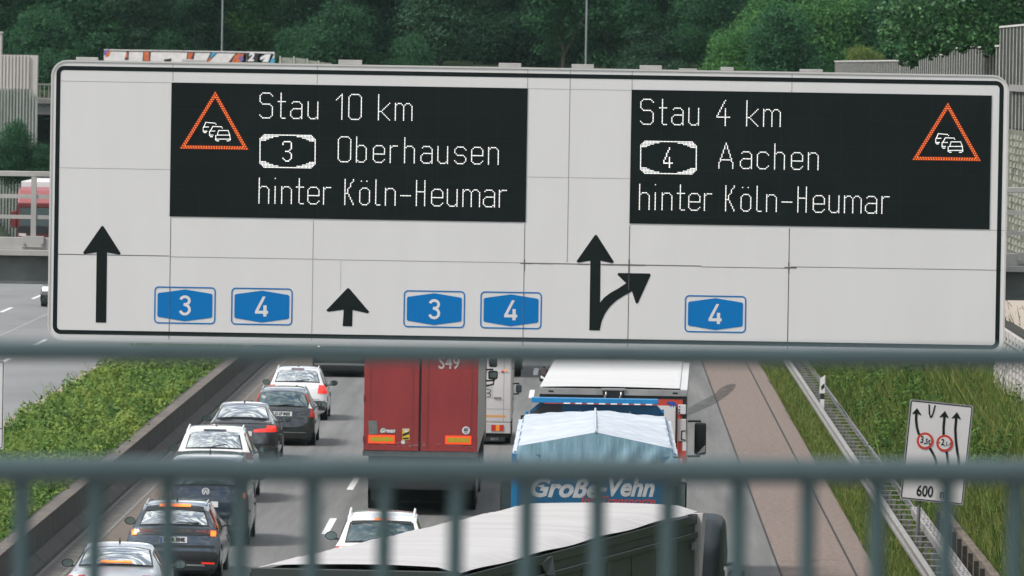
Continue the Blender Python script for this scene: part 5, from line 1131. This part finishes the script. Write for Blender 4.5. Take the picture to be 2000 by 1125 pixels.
b = MB(); x, z = at(1098, 955, YB); add_text(b, "Große", .40, x - X_ + .01, z, -.055, shear=.28, bold=.014, sx=1.02); x, z = at(1222, 953, YB); add_text(b, "-Vehn", .40, x - X_, z, -.055, shear=.28, bold=.014, sx=.9)
x, z = at(1048, 952, YB); b.poly([(x - X_ - .02, z + .02), (x - X_ + .12, z + .045), (x - X_ + .12, z - .0)], -.055); b.build("lettering", mat("van_white_letters", (.46, .47, .48), .6, var=.12, vscale=4), t)
b = MB(); x, z = at(1200, 979, YB); add_text(b, "Int. Transporte", .19, x - X_ + .05, z, -.055, shear=.28, bold=.004); x0, z = at(1048, 985, YB); x1 = at(1129, 985, YB)[0]; b.poly([(x0 - X_, z - .012), (x1 - X_, z - .012), (x1 - X_, z + .012), (x0 - X_, z + .012)], -.055); b.build("red_lettering", mat("red_letters", (.40, .05, .045), .5), t)
b = MB(); b.box(-w + .06, w - .06, -.052, -.003, 1.3, ze - .12); b.build("tailgate", M_bl, t, bevel=.01)
b = MB(); b.box(-1.0, 1.0, .2, Lb + .3, .55, 1.248); b.build("chassis", M_under, t); wheel_set(t, (2.0, 3.3, 4.6), 2.45)
t_cab = cab(t, M_bl2, 2.45, Lb + .9, 2.2, 1.0, 3.45); wheel_set(t, (Lb + 2.4,), 2.45)
lorry_mirrors(t, 2.45, Lb + 2.2, 2.1, 2.8)
b = MB(); b.box(at(1017, 812, YB + 11.6)[0] - X_, at(1026, 812, YB + 11.6)[0] - X_, 11.5, 11.7, zy(820, 1020, YB + 11.6), zy(811, 1020, YB + 11.6)); b.build("hook", M_trim, t)

# --- white box semi-trailer ahead, right lane
YW = 146.3; xl, z1 = at(1054, 761.5, YW); xr, z2 = at(1342.5, 757.5, YW); X_ = (xl + xr) / 2; w = (xr - xl) / 2; zT = (z1 + z2) / 2; yaw = -math.atan2(.21, 14)
t = thing("box_lorry", "white roofed box lorry with red framed rear doors and small blue animal emblem", "lorry", (X_, YW, 0), yaw)
M_roof = mat("white_ribbed_roof", (.46, .45, .44), .45, vscale=.7, col2=(.56, .55, .535), streak=(.25, 6, 1)); M_alu = mat("aluminium_frame", (.36, .35, .34), .45, metal=.4, var=.15, vscale=3); M_ro = mat("red_orange_frame", (.46, .055, .030), .5)
b = MB(); b.box(-w + .01, w - .01, .03, 13.6, 1.2, zT - .02); b.build("box_body", mat("white_box_side", (.56, .55, .54), .5, var=.05), t)
nn = 80; vs = []
for j in range(nn + 1):
    for x in (-w, -w * .6, 0, w * .6, w - .22, w - .20, w - .14, w - .12, w):
        z = zT + (.018 if j % 4 < 2 else 0) * (1 if x < w - .2 else 0) + .02 * (1 - (x / w) ** 2) + (.02 if w - .201 < x < w - .13 else 0); vs.append((x, 13.62 * j / nn, z))
b = MB(); b.add(vs, [(j * 9 + i, j * 9 + i + 1, (j + 1) * 9 + i + 1, (j + 1) * 9 + i) for j in range(nn) for i in range(8)]); b.build("roof", M_roof, t)
b = MB(); b.box(-w, w, -.03, .03, zT - .115, zT - .003); b.box(-.22, .22, -.06, .03, zT - .03, zT + .01); b.build("rear_header", M_alu, t, bevel=.005, seg=1)
b = MB(); b.box(-w, w, -.012, .028, zT - .17, zT - .1155); b.box(w - .075, w, -.028, .028, 1.1, zT - .1705); b.box(-w, -w + .075, -.028, .028, 1.1, zT - .1705); b.build("door_frame", M_trim, t)
b = MB(); b.box(-w + .078, w - .078, -.02, .026, 1.15, zT - .172); b.build("red_frame", M_ro, t)
b = MB(); b.box(-w + .18, w - .19, -.030, -.0205, 1.2, zT - .285); b.build("door_panel", mat("door_white", (.60, .58, .57), .5, var=.03), t)
b = MB(); b.box(-.19, .19, -.05, -.031, zT - .16, zT - .035); b.build("hinge_box", M_trim, t)
b = MB()
for sx in (-.13, .14): b.tube([(sx, -.07, zT - .06), (sx, -.09, zT - .10), (sx - .02, -.07, zT - .16)], .018, 8)
b.build("hook", M_alu, t)
for xa in (-w + .16, w - .26): b = MB(); b.box(xa, xa + .09, -.034, -.031, zT - .075, zT - .045); b.build("marker_lamp", M_trim, t)
b = MB(); ex_, ez_ = at(1313, 788, YW); pts = [(-17, 2), (-14, 5.5), (-9, 6), (-5, 4.5), (0, 5.5), (6, 4), (10, 0), (11, -5), (12.5, -11), (9.5, -11), (8, -6), (5, -4), (4.5, -10.5), (1.5, -10.5), (1, -4), (-2, -5), (-4, -10), (-6.5, -9.5), (-5.5, -3), (-8, 0), (-12, -1.5), (-15, -1), (-16, .5)]
b.poly([(ex_ - X_ + .006 + a * .0062, ez_ + c * .0062) for a, c in pts], -.034); b.build("animal_emblem", mat("emblem_blue", (.012, .07, .33), .5), t)
b = MB(); x0, za_ = at(1325, 790, YW); x1, zb2 = at(1340, 809, YW); b.box(x0 - X_, x1 - X_, -.07, -.029, zb2, za_); o = b.build("lock_plate", M_lsw, t, bevel=.008)
b = MB()
for py in (794, 800, 806): x, z = at(1327.5, py, YW); b.disc(x - X_, z, .014, -.072, 8)
b.build("bolt", M_trim, o)
b = MB(); x0, za_ = at(1324.5, 818, YW); x1, zb2 = at(1340, 862, YW); b.box(x0 - X_, x1 - X_, -.06, -.029, zb2, za_); o = b.build("lock_box", mat("lock_grey", (.50, .46, .44), .5), t, bevel=.01)
b = MB(); b.ribbon([((at(p, q, YW)[0] - X_), at(p, q, YW)[1]) for p, q in ((1339, 841), (1331.5, 842), (1331, 858), (1339, 859.5))], .02, -.065); b.build("handle", M_trim, o)
b = MB(); x0 = at(1326, 866, YW)[0] - X_; x1 = at(1340.5, 866, YW)[0] - X_; zz = zy(865, 1333, YW)
for k in range(7): b.box(x0, (x0 + x1) / 2 - .0, -.05, -.029, zz - .28 * (k + 1), zz - .28 * k, k % 2); b.box((x0 + x1) / 2, x1, -.052, -.029, zz - .28 * (k + 1) + .14, zz - .28 * k + .139, (k + 1) % 2)
b.build("warning_stripe", [M_ro, M_lsw], t)
b = MB(); b.tube([(at(1321.5, 800, YW)[0] - X_, -.09, 1.3), (at(1321.5, 800, YW)[0] - X_, -.09, zy(795, 1321, YW))], .018, 8); b.build("locking_bar", M_trim, t)
b = MB(); b.box(-1.1, 1.1, .2, 13.4, .5, 1.19); b.build("chassis", M_under, t); wheel_set(t, (2.4, 3.7, 5.0, 12.0), 2.5)
cab(t, P_white, 2.5, 14.4, 2.2, 1.0, 3.75)
zA, zB_ = zy(889, 1354, 162.5), zy(826, 1354, 162.5); lorry_mirrors(t, 2.5, 16.3, zA, zB_, out=.36, sides=(1,), glass=False, w=.235)
b = MB(); x = 1.25 + .30; b.add([(x - .06, 16.28, zA + .02), (x + .10, 16.28, zA + .06), (x + .11, 16.28, zA + .20), (x + .06, 16.28, zA + .16)], [(0, 1, 2, 3)]); b.build("mirror_glass", M_clear, t)
zA, zB_ = zy(746, 1055, 162.5), zy(719, 1055, 162.5); xm_ = at(1055, 733, 162.5)[0] - X_ - .18
b = MB(); b.box(xm_ - .075, xm_ + .075, 16.2, 16.32, zA, zB_); o = b.build("mirror", M_trim, t, bevel=.035, seg=3, smooth=40); b = MB(); b.poly([(xm_ - .055, zA + .08), (xm_ + .05, zA + .03), (xm_ + .05, zA + .07), (xm_ - .05, zA + .13)], 16.195); b.build("mirror_glass", M_wpl, o); b = MB(); b.poly(rrect(xm_ - .05, xm_ + .05, zA + .14, zB_ - .03, .02), 16.195); b.build("mirror_glass", mat("mirror_dark", (.09, .055, .05), .3), o)
b = MB(); b.tube([(-1.2, 16.28, 3.5), (xm_, 16.27, zB_ + .03), (xm_, 16.27, zB_ - .04)], .022, 8); b.build("mirror_arm", M_trim, t)

# --- curtain-sided lorry swerving across in front
A = Vector((-2.69, 97.5)); Bq = Vector((.33, 112.0)); Ld = (Bq - A).length; yaw = -math.atan2(Bq.x - A.x, Bq.y - A.y)
t = thing("curtainsider_lorry", "dark green curtain sided lorry with bright white roof cutting diagonally between lanes in the foreground", "lorry", (A.x, A.y, 0), yaw)
t.rotation_euler = (0, R(-.5), yaw); t.rotation_mode = 'XYZ'
w = 1.275; zT = 3.96
M_gc = mat("dark_green_curtain", (.030, .040, .036), .5, vscale=1.6, col2=(.043, .052, .047), bump=.15, bscale=3, streak=(1, 3, .2)); M_fr = mat("dark_green_frame", (.022, .031, .029), .45)
b = MB(); b.box(-w + .02, w - .02, .06, Ld, 1.2, zT - .16); b.build("box_body", M_gc, t, bevel=.02)
ny, nxx = 120, 10; vs = []
for j in range(ny + 1):
    y = (Ld + .02) * j / ny
    for i in range(nxx + 1):
        x = -w + .0 + 2 * w * i / nxx; z = zT + .012 * (1 if (j // 2) % 2 else 0) + .035 * (1 - (x / w) ** 2) + .006 * math.sin(3 * y + 2 * x)
        if i in (0, nxx): z = zT - .055 + .010 * math.sin(y * 1.7)
        vs.append((x, y, z))
b = MB(); b.add(vs, [(j * (nxx + 1) + i, j * (nxx + 1) + i + 1, (j + 1) * (nxx + 1) + i + 1, (j + 1) * (nxx + 1) + i) for j in range(ny) for i in range(nxx)])
M_roof2 = mat("white_roof_sheet", (.385, .37, .362), .5, vscale=.8, col2=(.48, .463, .455), streak=(.2, 5, 1)); b.build("roof", M_roof2, t, smooth=40)
b = MB(); b.box(-w, w, .0, .058, zT - .20, zT - .03); b.box(-w, w, -.03, .058, zT - .34, zT - .202); b.build("rear_header", M_fr, t, bevel=.012)
for sg in (-1, 1):
    b = MB(); b.box(min(sg * w, sg * (w + .015)), max(sg * w, sg * (w + .015)), .0, Ld, zT - .21, zT - .09); b.box(min(sg * w, sg * (w + .03)), max(sg * w, sg * (w + .03)), .0, Ld, zT - .40, zT - .33); b.build("side_rail", M_fr, t, bevel=.006, seg=1)
    b = MB(); 
    for k in range(9): y = .8 + k * 1.6; b.box(min(sg * (w - .019), sg * (w - .010)), max(sg * (w - .019), sg * (w - .010)), y, y + .05, 1.3, zT - .41)
    b.build("curtain_strap", M_fr, t)
b = MB(); b.box(-w + .03, -.012, -.0, .055, 1.25, zT - .345); b.build("door", M_gc, t, bevel=.01); b = MB(); b.box(.012, w - .03, -.0, .055, 1.25, zT - .345); b.build("door", M_gc, t, bevel=.01)
b = MB()
for x in (-1.1, -.35, .35, 1.1): b.tube([(x, -.03, 1.3), (x, -.03, zT - .24)], .018, 8); b.tube([(x, -.03, zT - .235), (x, -.03, zT - .21)], .03, 8)
b.build("locking_bar", M_galv_d, t)
b = MB(); b.add([(w + .016, 5.0, zT - .13), (w + .03, 5.2, zT - .12), (w + .10, 5.05, zT - .36), (w + .05, 4.8, zT - .34), (w + .016, 4.6, zT - .2)], [(0, 1, 2, 3, 4)]); b.build("torn_flap", M_fr, t)
b = MB(); b.hexa([(w - .06, Ld - .02, 2.6), (w + .02, Ld - .02, 2.6), (w + .04, Ld + .06, 2.6), (w - .06, Ld + .06, 2.6)], [(w - .12, Ld - .05, zT - .10), (w + .10, Ld - .12, zT - .07), (w + .10, Ld + .1, zT - .08), (w - .12, Ld + .1, zT - .08)]); b.build("front_corner_post", M_roof2, t)
b = MB(); b.tube([(w + .04, Ld - .35, 2.3), (w + .04, Ld - .35, 3.4)], .012, 6); b.box(w + .01, w + .06, Ld - .42, Ld - .28, 3.4, 3.5); b.build("curtain_tensioner", M_galv, t)
b = MB(); b.box(-1.1, 1.1, .2, Ld - .2, .5, 1.19); b.build("chassis", M_under, t); wheel_set(t, (2.4, 3.7, 5.0), 2.5)
M_cabd = mat("dark_teal_cab", (.014, .022, .026), .5)
cb = bpy.data.objects.new("tractor", None); COL.objects.link(cb); cb.parent = t; cb.location = (.10, Ld + .55, 0); cb.rotation_euler = (0, R(2.2), R(7))
c_ = MB(); w2 = 1.24; pf = [(0, 1.0), (0, 3.45), (.25, 3.78), (1.1, 3.85), (1.75, 3.4), (2.15, 2.2), (2.2, 1.0)]; n = len(pf)
c_.add([(-w2, y, z) for y, z in pf] + [(w2, y, z) for y, z in pf], [tuple(range(n)), tuple(range(2 * n - 1, n - 1, -1))] + [(k, n + k, n + (k + 1) % n, (k + 1) % n) for k in range(n)]); c_.build("cab", M_cabd, cb, bevel=.16, seg=4, smooth=45)
b = MB(); b.add([(w2 + .005, .9, 2.25), (w2 + .005, 1.95, 2.25), (w2 + .005, 1.6, 3.1), (w2 + .005, .9, 3.15)], [(0, 1, 2, 3)]); b.build("side_window", M_glass_d, cb)
b = MB(); b.tube([(w2 - .02, 1.5, 3.1), (w2 + .10, 1.56, 3.12), (w2 + .12, 1.56, 3.0)], .03, 8); b.build("mirror_arm", M_trim, cb)
b = MB(); b.box(w2 + .03, w2 + .26, 1.5, 1.66, 2.35, 3.05); b.build("mirror", M_cabd, cb, bevel=.06, seg=3, smooth=45)
b = MB(); b.poly(rrect(w2 + .06, w2 + .23, 2.4, 3.0, .04), 1.494); b.build("mirror_glass", mat("dim_mirror", (.10, .15, .16), .1, metal=.8), cb)
b = MB(); b.hexa([(w2 + .003, .1, .6), (w2 + .09, .1, .6), (w2 + .09, 1.6, .6), (w2 + .003, 1.6, .6)], [(w2 + .003, .1, 2.1), (w2 + .05, .1, 2.1), (w2 + .05, 1.6, 2.1), (w2 + .003, 1.6, 2.1)]); b.build("side_fairing", mat("taupe_fairing", (.17, .15, .13), .5), cb, bevel=.02)

# --- red oncoming lorry at the far left
YR_ = 396.0; xl = at(31, 400, YR_)[0]; X_ = xl + 1.3
t = thing("lorry", "red oncoming lorry with white roof seen through the gantry railing at far left", "lorry", (X_, YR_ + 14, 0), PI)
Mr = mat("lorry_red", (.13, .012, .014), .4, coat=.3); Mp = mat("pale_red_fairing", (.27, .075, .078), .5)
def zr_(py): return at(60, py, YR_)[1]
b = MB(); b.box(-1.28, 1.28, 0, 11, 1.1, zr_(356)); b.build("box_body", mat("white_box", (.66, .64, .63), .5), t, bevel=.03)
b = MB(); b.hexa([(-1.25, 11.8, zr_(398)), (1.25, 11.8, zr_(398)), (1.25, 13.98, zr_(398)), (-1.25, 13.98, zr_(398))], [(-1.25, 11.8, zr_(366)), (1.25, 11.8, zr_(366)), (1.25, 13.5, zr_(372)), (-1.25, 13.5, zr_(372))]); b.build("roof_fairing", Mp, t, bevel=.08, seg=3)
b = MB(); b.hexa([(-1.24, 11.8, .9), (1.24, 11.8, .9), (1.24, 14.0, .9), (-1.24, 14.0, .9)], [(-1.24, 11.8, zr_(398) - .004), (1.24, 11.8, zr_(398) - .004), (1.24, 13.94, zr_(398) - .004), (-1.24, 13.94, zr_(398) - .004)]); o = b.build("cab", Mr, t, bevel=.06, seg=3)
b = MB(); b.box(-1.1, 1.1, 14.0, 14.03, zr_(442), zr_(406)); b.build("windscreen", mat("lorry_windscreen", (.06, .08, .085), .08, spec=1), o, bevel=.01)
b = MB(); b.box(-1.2, 1.2, 14.0, 14.05, zr_(404), zr_(398) + .02); b.build("sun_visor", Mr, t)
b = MB(); b.box(-1.2, 1.2, 14.0, 14.08, zr_(455), zr_(443)); b.build("grille", M_under, t)
for sg in (-1, 1): b = MB(); b.box(min(sg * .8, sg * 1.15), max(sg * .8, sg * 1.15), 14.08, 14.11, zr_(461), zr_(456)); b.build("headlight", M_clear, t)
for sg in (-1, 1): b = MB(); b.box(min(sg * 1.28, sg * 1.58), max(sg * 1.28, sg * 1.58), 13.5, 13.75, zr_(446), zr_(412)); b.build("mirror", Mr, t, bevel=.06)
b = MB(); b.box(-1.1, 1.1, .2, 13.7, .35, .898); b.build("chassis", M_under, t); wheel_set(t, (2, 3.3, 9, 12.8), 2.5)
rl = thing("guard_rail", "short run of crash barrier beside the oncoming red lorry at far left", "guard rail", (-31.0, 380, 0)); b = MB(); b.box(-.06, .06, -60, 60, .45, .78); b.build("rail_beam", M_galv, rl)
for k in range(30): b = MB(); b.box(-.05, .05, -58 + 4 * k, -57.85 + 4 * k, -.1, .448); b.build("post", M_galv_d, rl)
# ------------------------------------------------------------------ trees and shrubs
def crown_quads(seed, rx, rz, n, size, nb=55, zc=0.0, br=(.13, .42), squash=.85):
    g = np.random.default_rng(seed)
    d = g.normal(size=(nb, 3)); d /= np.linalg.norm(d, axis=1, keepdims=True); rad = g.uniform(.15, 1.0, nb) ** .6
    C = d * rad[:, None] * np.array([rx, rx, rz]); C[:, 2] += zc; C[:, :2] *= (1 - .35 * np.clip(C[:, 2:3] / rz, 0, 1))
    Rb = g.uniform(*br, nb) * rx; k = g.choice(nb, n, p=Rb ** 2 / (Rb ** 2).sum())
    e = g.normal(size=(n, 3)); e /= np.linalg.norm(e, axis=1, keepdims=True)
    e[:, 2] = np.where(g.random(n) < .6, np.abs(e[:, 2]), e[:, 2])
    P = C[k] + e * (Rb[k] * g.uniform(.62, 1.12, n))[:, None] * np.array([1, 1, squash])
    # uneven outline: sprays
    P += g.normal(size=P.shape) * .09 * rx * (g.random((n, 1)) < .22)
    Nn = e * .7 + g.normal(size=P.shape) * .5 + np.array([0, 0, .45])
    return leaf_quads(P, Nn, g.uniform(.6, 1.25, n) * size, g)
def trunk_mb(h, r, seed, rx, rz, zc):
    rnd = random.Random(seed); b = MB(); b.tube([(0, 0, -.3), (.05, .02, h * .4), (rnd.uniform(-.2, .2), .1, h)], r, 8, r1=r * .45)
    for k in range(7):
        a = k * 2.4 + rnd.random(); z0 = h * rnd.uniform(.35, .9)
        b.tube([(0, 0, z0), (math.cos(a) * rx * .35, math.sin(a) * rx * .35, z0 + rz * .25), (math.cos(a) * rx * .7, math.sin(a) * rx * .7, z0 + rz * .5)], r * .4, 6, r1=r * .12)
    return b
M_bark = mat("bark", (.060, .050, .038), .95, var=.4, vscale=6)
LF = {'dark': leaf_mat("wood_leaves_dark", (.007, .031, .020), (.020, .066, .036), (.034, .098, .048), trans=.42), 'mid': leaf_mat("wood_leaves_mid", (.010, .046, .023), (.028, .098, .042), (.048, .145, .056), trans=.42),
      'light': leaf_mat("shrub_leaves_light", (.022, .095, .026), (.055, .185, .045), (.10, .24, .065), trans=.42), 'yellow': leaf_mat("shrub_leaves_yellow", (.06, .13, .02), (.13, .20, .035), (.18, .22, .06), trans=.42),
      'grey': leaf_mat("wood_leaves_grey", (.014, .048, .030), (.036, .096, .052), (.07, .15, .08), trans=.42)}
PROTO = {}
def plant(kind, leaf, name, label, x, y, z, sc, rz, group, cat="tree"):
    key = (kind, leaf)
    if key not in PROTO:
        prm = {'tall': (11, 3.3, 6.2, 44000, .19, 8.5, 95), 'round': (12, 3.6, 4.2, 38000, .19, 6.0, 80), 'bush': (13, 2.6, 2.2, 22000, .155, 2.0, 60), 'loose': (14, 3.2, 5.4, 30000, .20, 7.5, 80)}[kind]
        sd, rx, rzz, n, sz, zc, nb = prm
        cr = quad_mesh("crown", crown_quads(sd + len(PROTO), rx, rzz, n, sz, nb, zc), LF[leaf]); tk = trunk_mb(zc * .9, .22 if kind != 'bush' else .08, sd, rx, rzz, zc).build("trunk", M_bark)
        PROTO[key] = (cr, tk, [])
        cr_, tk_ = cr, tk
    else:
        cr_ = PROTO[key][0].copy(); tk_ = PROTO[key][1].copy(); COL.objects.link(cr_); COL.objects.link(tk_)
    t = thing(name, label, cat, (x, y, z), rz, group); t.scale = (sc, sc, sc * random.uniform(.92, 1.1))
    cr_.parent = t; tk_.parent = t; return t
def wx(px, Y): return at(px, 60, Y)[0]
WOOD = "trees of the wood behind the overpass"
rnd = random.Random(21)
front = [(-30, 'round', 'mid', "leafy tree behind the concrete pier at the left edge"), (70, 'tall', 'mid', "mid green tree directly above the fluted concrete wall"), (165, 'round', 'mid', "bushy mid green tree above the sign's rounded left corner"),
         (262, 'loose', 'grey', "greyish loose tree above the left part of the graffiti"), (335, 'bush', 'mid', "bush behind the middle of the graffiti wall"), (395, 'tall', 'dark', "dark tree just left of the left lamp mast"), (478, 'bush', 'light', "light green bush right behind the number in the graffiti"), (490, 'round', 'mid', "tree just right of the left lamp mast"),
         (575, 'bush', 'mid', "bush above the pale stepping fence"), (610, 'loose', 'dark', "dark loose tree above the pale stepping fence"), (668, 'bush', 'mid', "bush above the top bracket over the words 10 km"), (735, 'round', 'dark', "dark hollow looking tree above the letters km"), (800, 'bush', 'mid', "bush above the right end of the left display"), (862, 'round', 'grey', "pale tipped tree above the right end of the left display"), (955, 'tall', 'mid', "tall mid green tree above the gap between the displays"), (1035, 'round', 'dark', "dark round tree left of the right lamp mast"),
         (1100, 'loose', 'mid', "loose tree touching the left side of the right lamp mast"), (1195, 'round', 'mid', "round tree just right of the right lamp mast"), (1275, 'bush', 'grey', "greyish bush above the word Stau of the right display"), (1300, 'tall', 'dark', "tall dark tree above the word Stau of the right display"), (1385, 'round', 'mid', "mid green tree left of the bright shrubs"), (1470, 'tall', 'dark', "very dark tree behind the bright shrubs"), (1560, 'tall', 'dark', "dark tree behind the shrubs left of the overhanging branches"), (1660, 'tall', 'mid', "tree half hidden by the overhanging branches")]
for i, (px, kd, lf, lab) in enumerate(front):
    Y = 474 + rnd.uniform(-5, 9) - (5 if kd == 'bush' else 0); x = wx(px, Y); s = rnd.uniform(.72, 1.0) if kd != 'bush' else rnd.uniform(.8, 1.25)
    plant(kd, lf, "tree" if kd != 'bush' else "shrub", lab, x, Y, ground_z(x, Y) - (1.4 if kd != 'bush' else .6), s, rnd.uniform(0, 6.28), WOOD, "tree" if kd != 'bush' else "shrub")
k = 0
for row, (Y0, nn) in enumerate(((490, 16), (508, 14), (530, 12))):
    for i in range(nn):
        px = -120 + (2000) * (i + .5 * (row % 2) + rnd.uniform(-.2, .2)) / nn; Y = Y0 + rnd.uniform(-5, 5); x = wx(px, Y)
        kd = rnd.choice(('tall', 'tall', 'round', 'loose')); lf = rnd.choice(('dark', 'dark', 'mid', 'grey') if 300 < px < 1650 else ('mid', 'mid', 'dark'))
        plant(kd, lf, "tree", "dark leafy tree deep in the wood, merging with its neighbours above the sign", x, Y, ground_z(x, Y) - 1.0, rnd.uniform(.85, 1.15), rnd.uniform(0, 6.28), "trees deep in the wood above the sign")
# undergrowth filling the gaps under the crowns
for i in range(33):
    px = (85, 112, 150)[i - 30] if i >= 30 else -60 + 68 * i + rnd.uniform(-20, 20); Y = (484 if i < 30 else 470) + rnd.uniform(-3, 4); x = wx(px, Y); plant('bush', rnd.choice(('mid', 'mid', 'dark', 'grey')), "shrub", "leafy shrub in the undergrowth of the wood, merging with its neighbours", x, Y, ground_z(x, Y) - .5, rnd.uniform(1.0, 1.4), rnd.uniform(0, 6.28), "undergrowth of the wood", "shrub")
# far slope covered by the same wood, one mass
Q = []
for i in range(40):
    x = rnd.uniform(-40, 28); y = rnd.uniform(545, 600); q = crown_quads(300 + i % 4, 4.5, 6, 3500, .55, 40, 7) + np.array([x, y, ground_z(x, y) - 1]); Q.append(q)
o = quad_mesh("far_wood", np.concatenate(Q), LF['dark']); tag(o, "dark mass of the far wood closing the view above the sign", "wood", kind="stuff")
# bright shrubs on the right bank behind the sign
for px, Y, kd, lf, sc, lab, dz in ((1452, 405, 'bush', 'light', .85, "bright green shrub behind the bracket above the letters km of the right display", 0), (1530, 395, 'bush', 'mid', 1.0, "large green shrub left of the yellow flowering one", .5), (1500, 440, 'bush', 'light', 1.0, "light shrub standing behind the large green shrub", 1.6),
                                   (1600, 410, 'bush', 'light', 1.15, "bright shrub between the large green one and the overhanging branches", 1.0), (1690, 400, 'bush', 'yellow', .48, "small yellow flowering shrub behind the low slatted barrier", .6), (1660, 425, 'bush', 'light', 1.15, "light green shrub rising above the yellow flowering one", 2.0), (1730, 410, 'bush', 'mid', 1.1, "green shrub under the overhanging branches", 1.0), (1590, 455, 'round', 'mid', .72, "round mid green tree behind the bright shrubs", .5)):
    x = wx(px, Y); zz = at(px, 138, Y)[1] - .9 * sc + dz - (1.0 if kd == 'bush' else 4.4 * .72)
    plant(kd, lf, "shrub" if kd == 'bush' else "tree", lab, x, Y, zz, sc, rnd.uniform(0, 6.28), "shrubs on the right bank", "shrub" if kd == 'bush' else "tree")
# reddish seed heads over the shrubs
# big leaved tree overhanging the noise barrier, upper right
g = np.random.default_rng(77); YT = 214.0
ctrs = []; 
for px, py, r in ((1990, 20, 105), (1940, 50, 70), (1880, 20, 85), (1800, 15, 70), (1760, 30, 45), (1850, 60, 55), (1740, 65, 34), (1790, 70, 45), (1770, 95, 30), (1830, 85, 32), (1785, 118, 17), (1905, 75, 32), (1765, 112, 18), (1735, 92, 20), (1960, 85, 40), (2080, 40, 120), (1900, -60, 130), (1780, -50, 90), (2060, -90, 140), (1725, 20, 24), (1930, 95, 25), (1880, 92, 16), (1800, 100, 27), (1822, 98, 25), (1845, 80, 28), (1775, 90, 30)):
    for q in range(3):
        Y = YT + g.uniform(-2.0, 3.5); x, z = at(px + g.uniform(-.25, .25) * r, py + g.uniform(-.25, .25) * r, Y); ctrs.append((x, Y, z, r * .62 * Y / FP))
Pq = []; 
for (x, y, z, r) in ctrs:
    n = int(380 * (r / .6) ** 2) + 40; e = g.normal(size=(n, 3)); e /= np.linalg.norm(e, axis=1, keepdims=True); P = np.array([x, y, z]) + e * r * g.uniform(.35, 1.15, (n, 1)); Pq.append(leaf_quads(P, e * .35 + g.normal(size=P.shape) * .5 + np.array([0, -.25, .35]), g.uniform(.09, .17, n), g, .55))
t = thing("broadleaf_tree", "big leaved dark green tree hanging over the noise barrier at upper right", "tree", (14.0, YT + 6, 7.9)); Qq = np.concatenate(Pq) - np.array([14.0, YT + 6, 7.9])
M_big = leaf_mat("broad_leaves", (.012, .050, .020), (.034, .110, .038), (.07, .17, .06), trans=.25); M_big.node_tree.nodes["Principled BSDF"].inputs['Roughness'].default_value = .32
quad_mesh("crown", Qq, M_big, t)
b = MB(); b.tube([(0, 0, -.5), (-.2, -.5, 2.0), (-.8, -2, 4.5)], .25, 8, r1=.12)
for px, py in ((1800, 20), (1880, 20), (1930, 40), (1990, 10)):
    x, z = at(px, py, YT); b.tube([(-.2, -.5, 1.8), ((x - 14) * .5, -3, (z - 7.9) * .7 + .6), (x - 14, -6, z - 7.9)], .07, 6, r1=.02)
b.build("trunk", M_bark, t)
# shrubs in front of the fluted wall, far left
for px, py, sc, lab in ((28, 285, .52, "dark shrub growing in front of the fluted wall at far left"), (75, 318, .42, "low shrub under the fluted wall's right end"), (88, 172, 1.0, "dark shrub behind the barred railing left of the sign"), (8, 318, .5, "low shrub at the left edge above the gantry railing"), (45, 330, .45, "dense low shrub behind the gantry handrail")):
    Y = 424 if py > 250 else 461; x, z = at(px, py, Y); plant('bush', 'mid', "shrub", lab, x, Y, z - 2.0 * sc, sc, rnd.uniform(0, 6), "shrubs by the fluted wall", "shrub")
# ------------------------------------------------------------------ the air
hz = MB(); hz.box(-420, 420, -520, 920, -2, 96)
hm = bpy.data.materials.new("haze"); hm.use_nodes = True; t = hm.node_tree
t.nodes.remove(t.nodes["Principled BSDF"]); pv = t.nodes.new("ShaderNodeVolumePrincipled"); pv.inputs['Color'].default_value = (.66, .95, .90, 1); pv.inputs['Density'].default_value = .000055; pv.inputs['Anisotropy'].default_value = .2
t.links.new(pv.outputs[0], t.nodes["Material Output"].inputs['Volume'])
o = hz.build("haze", hm); tag(o, "faint pale haze in the air over the motorway", "haze", kind="stuff")
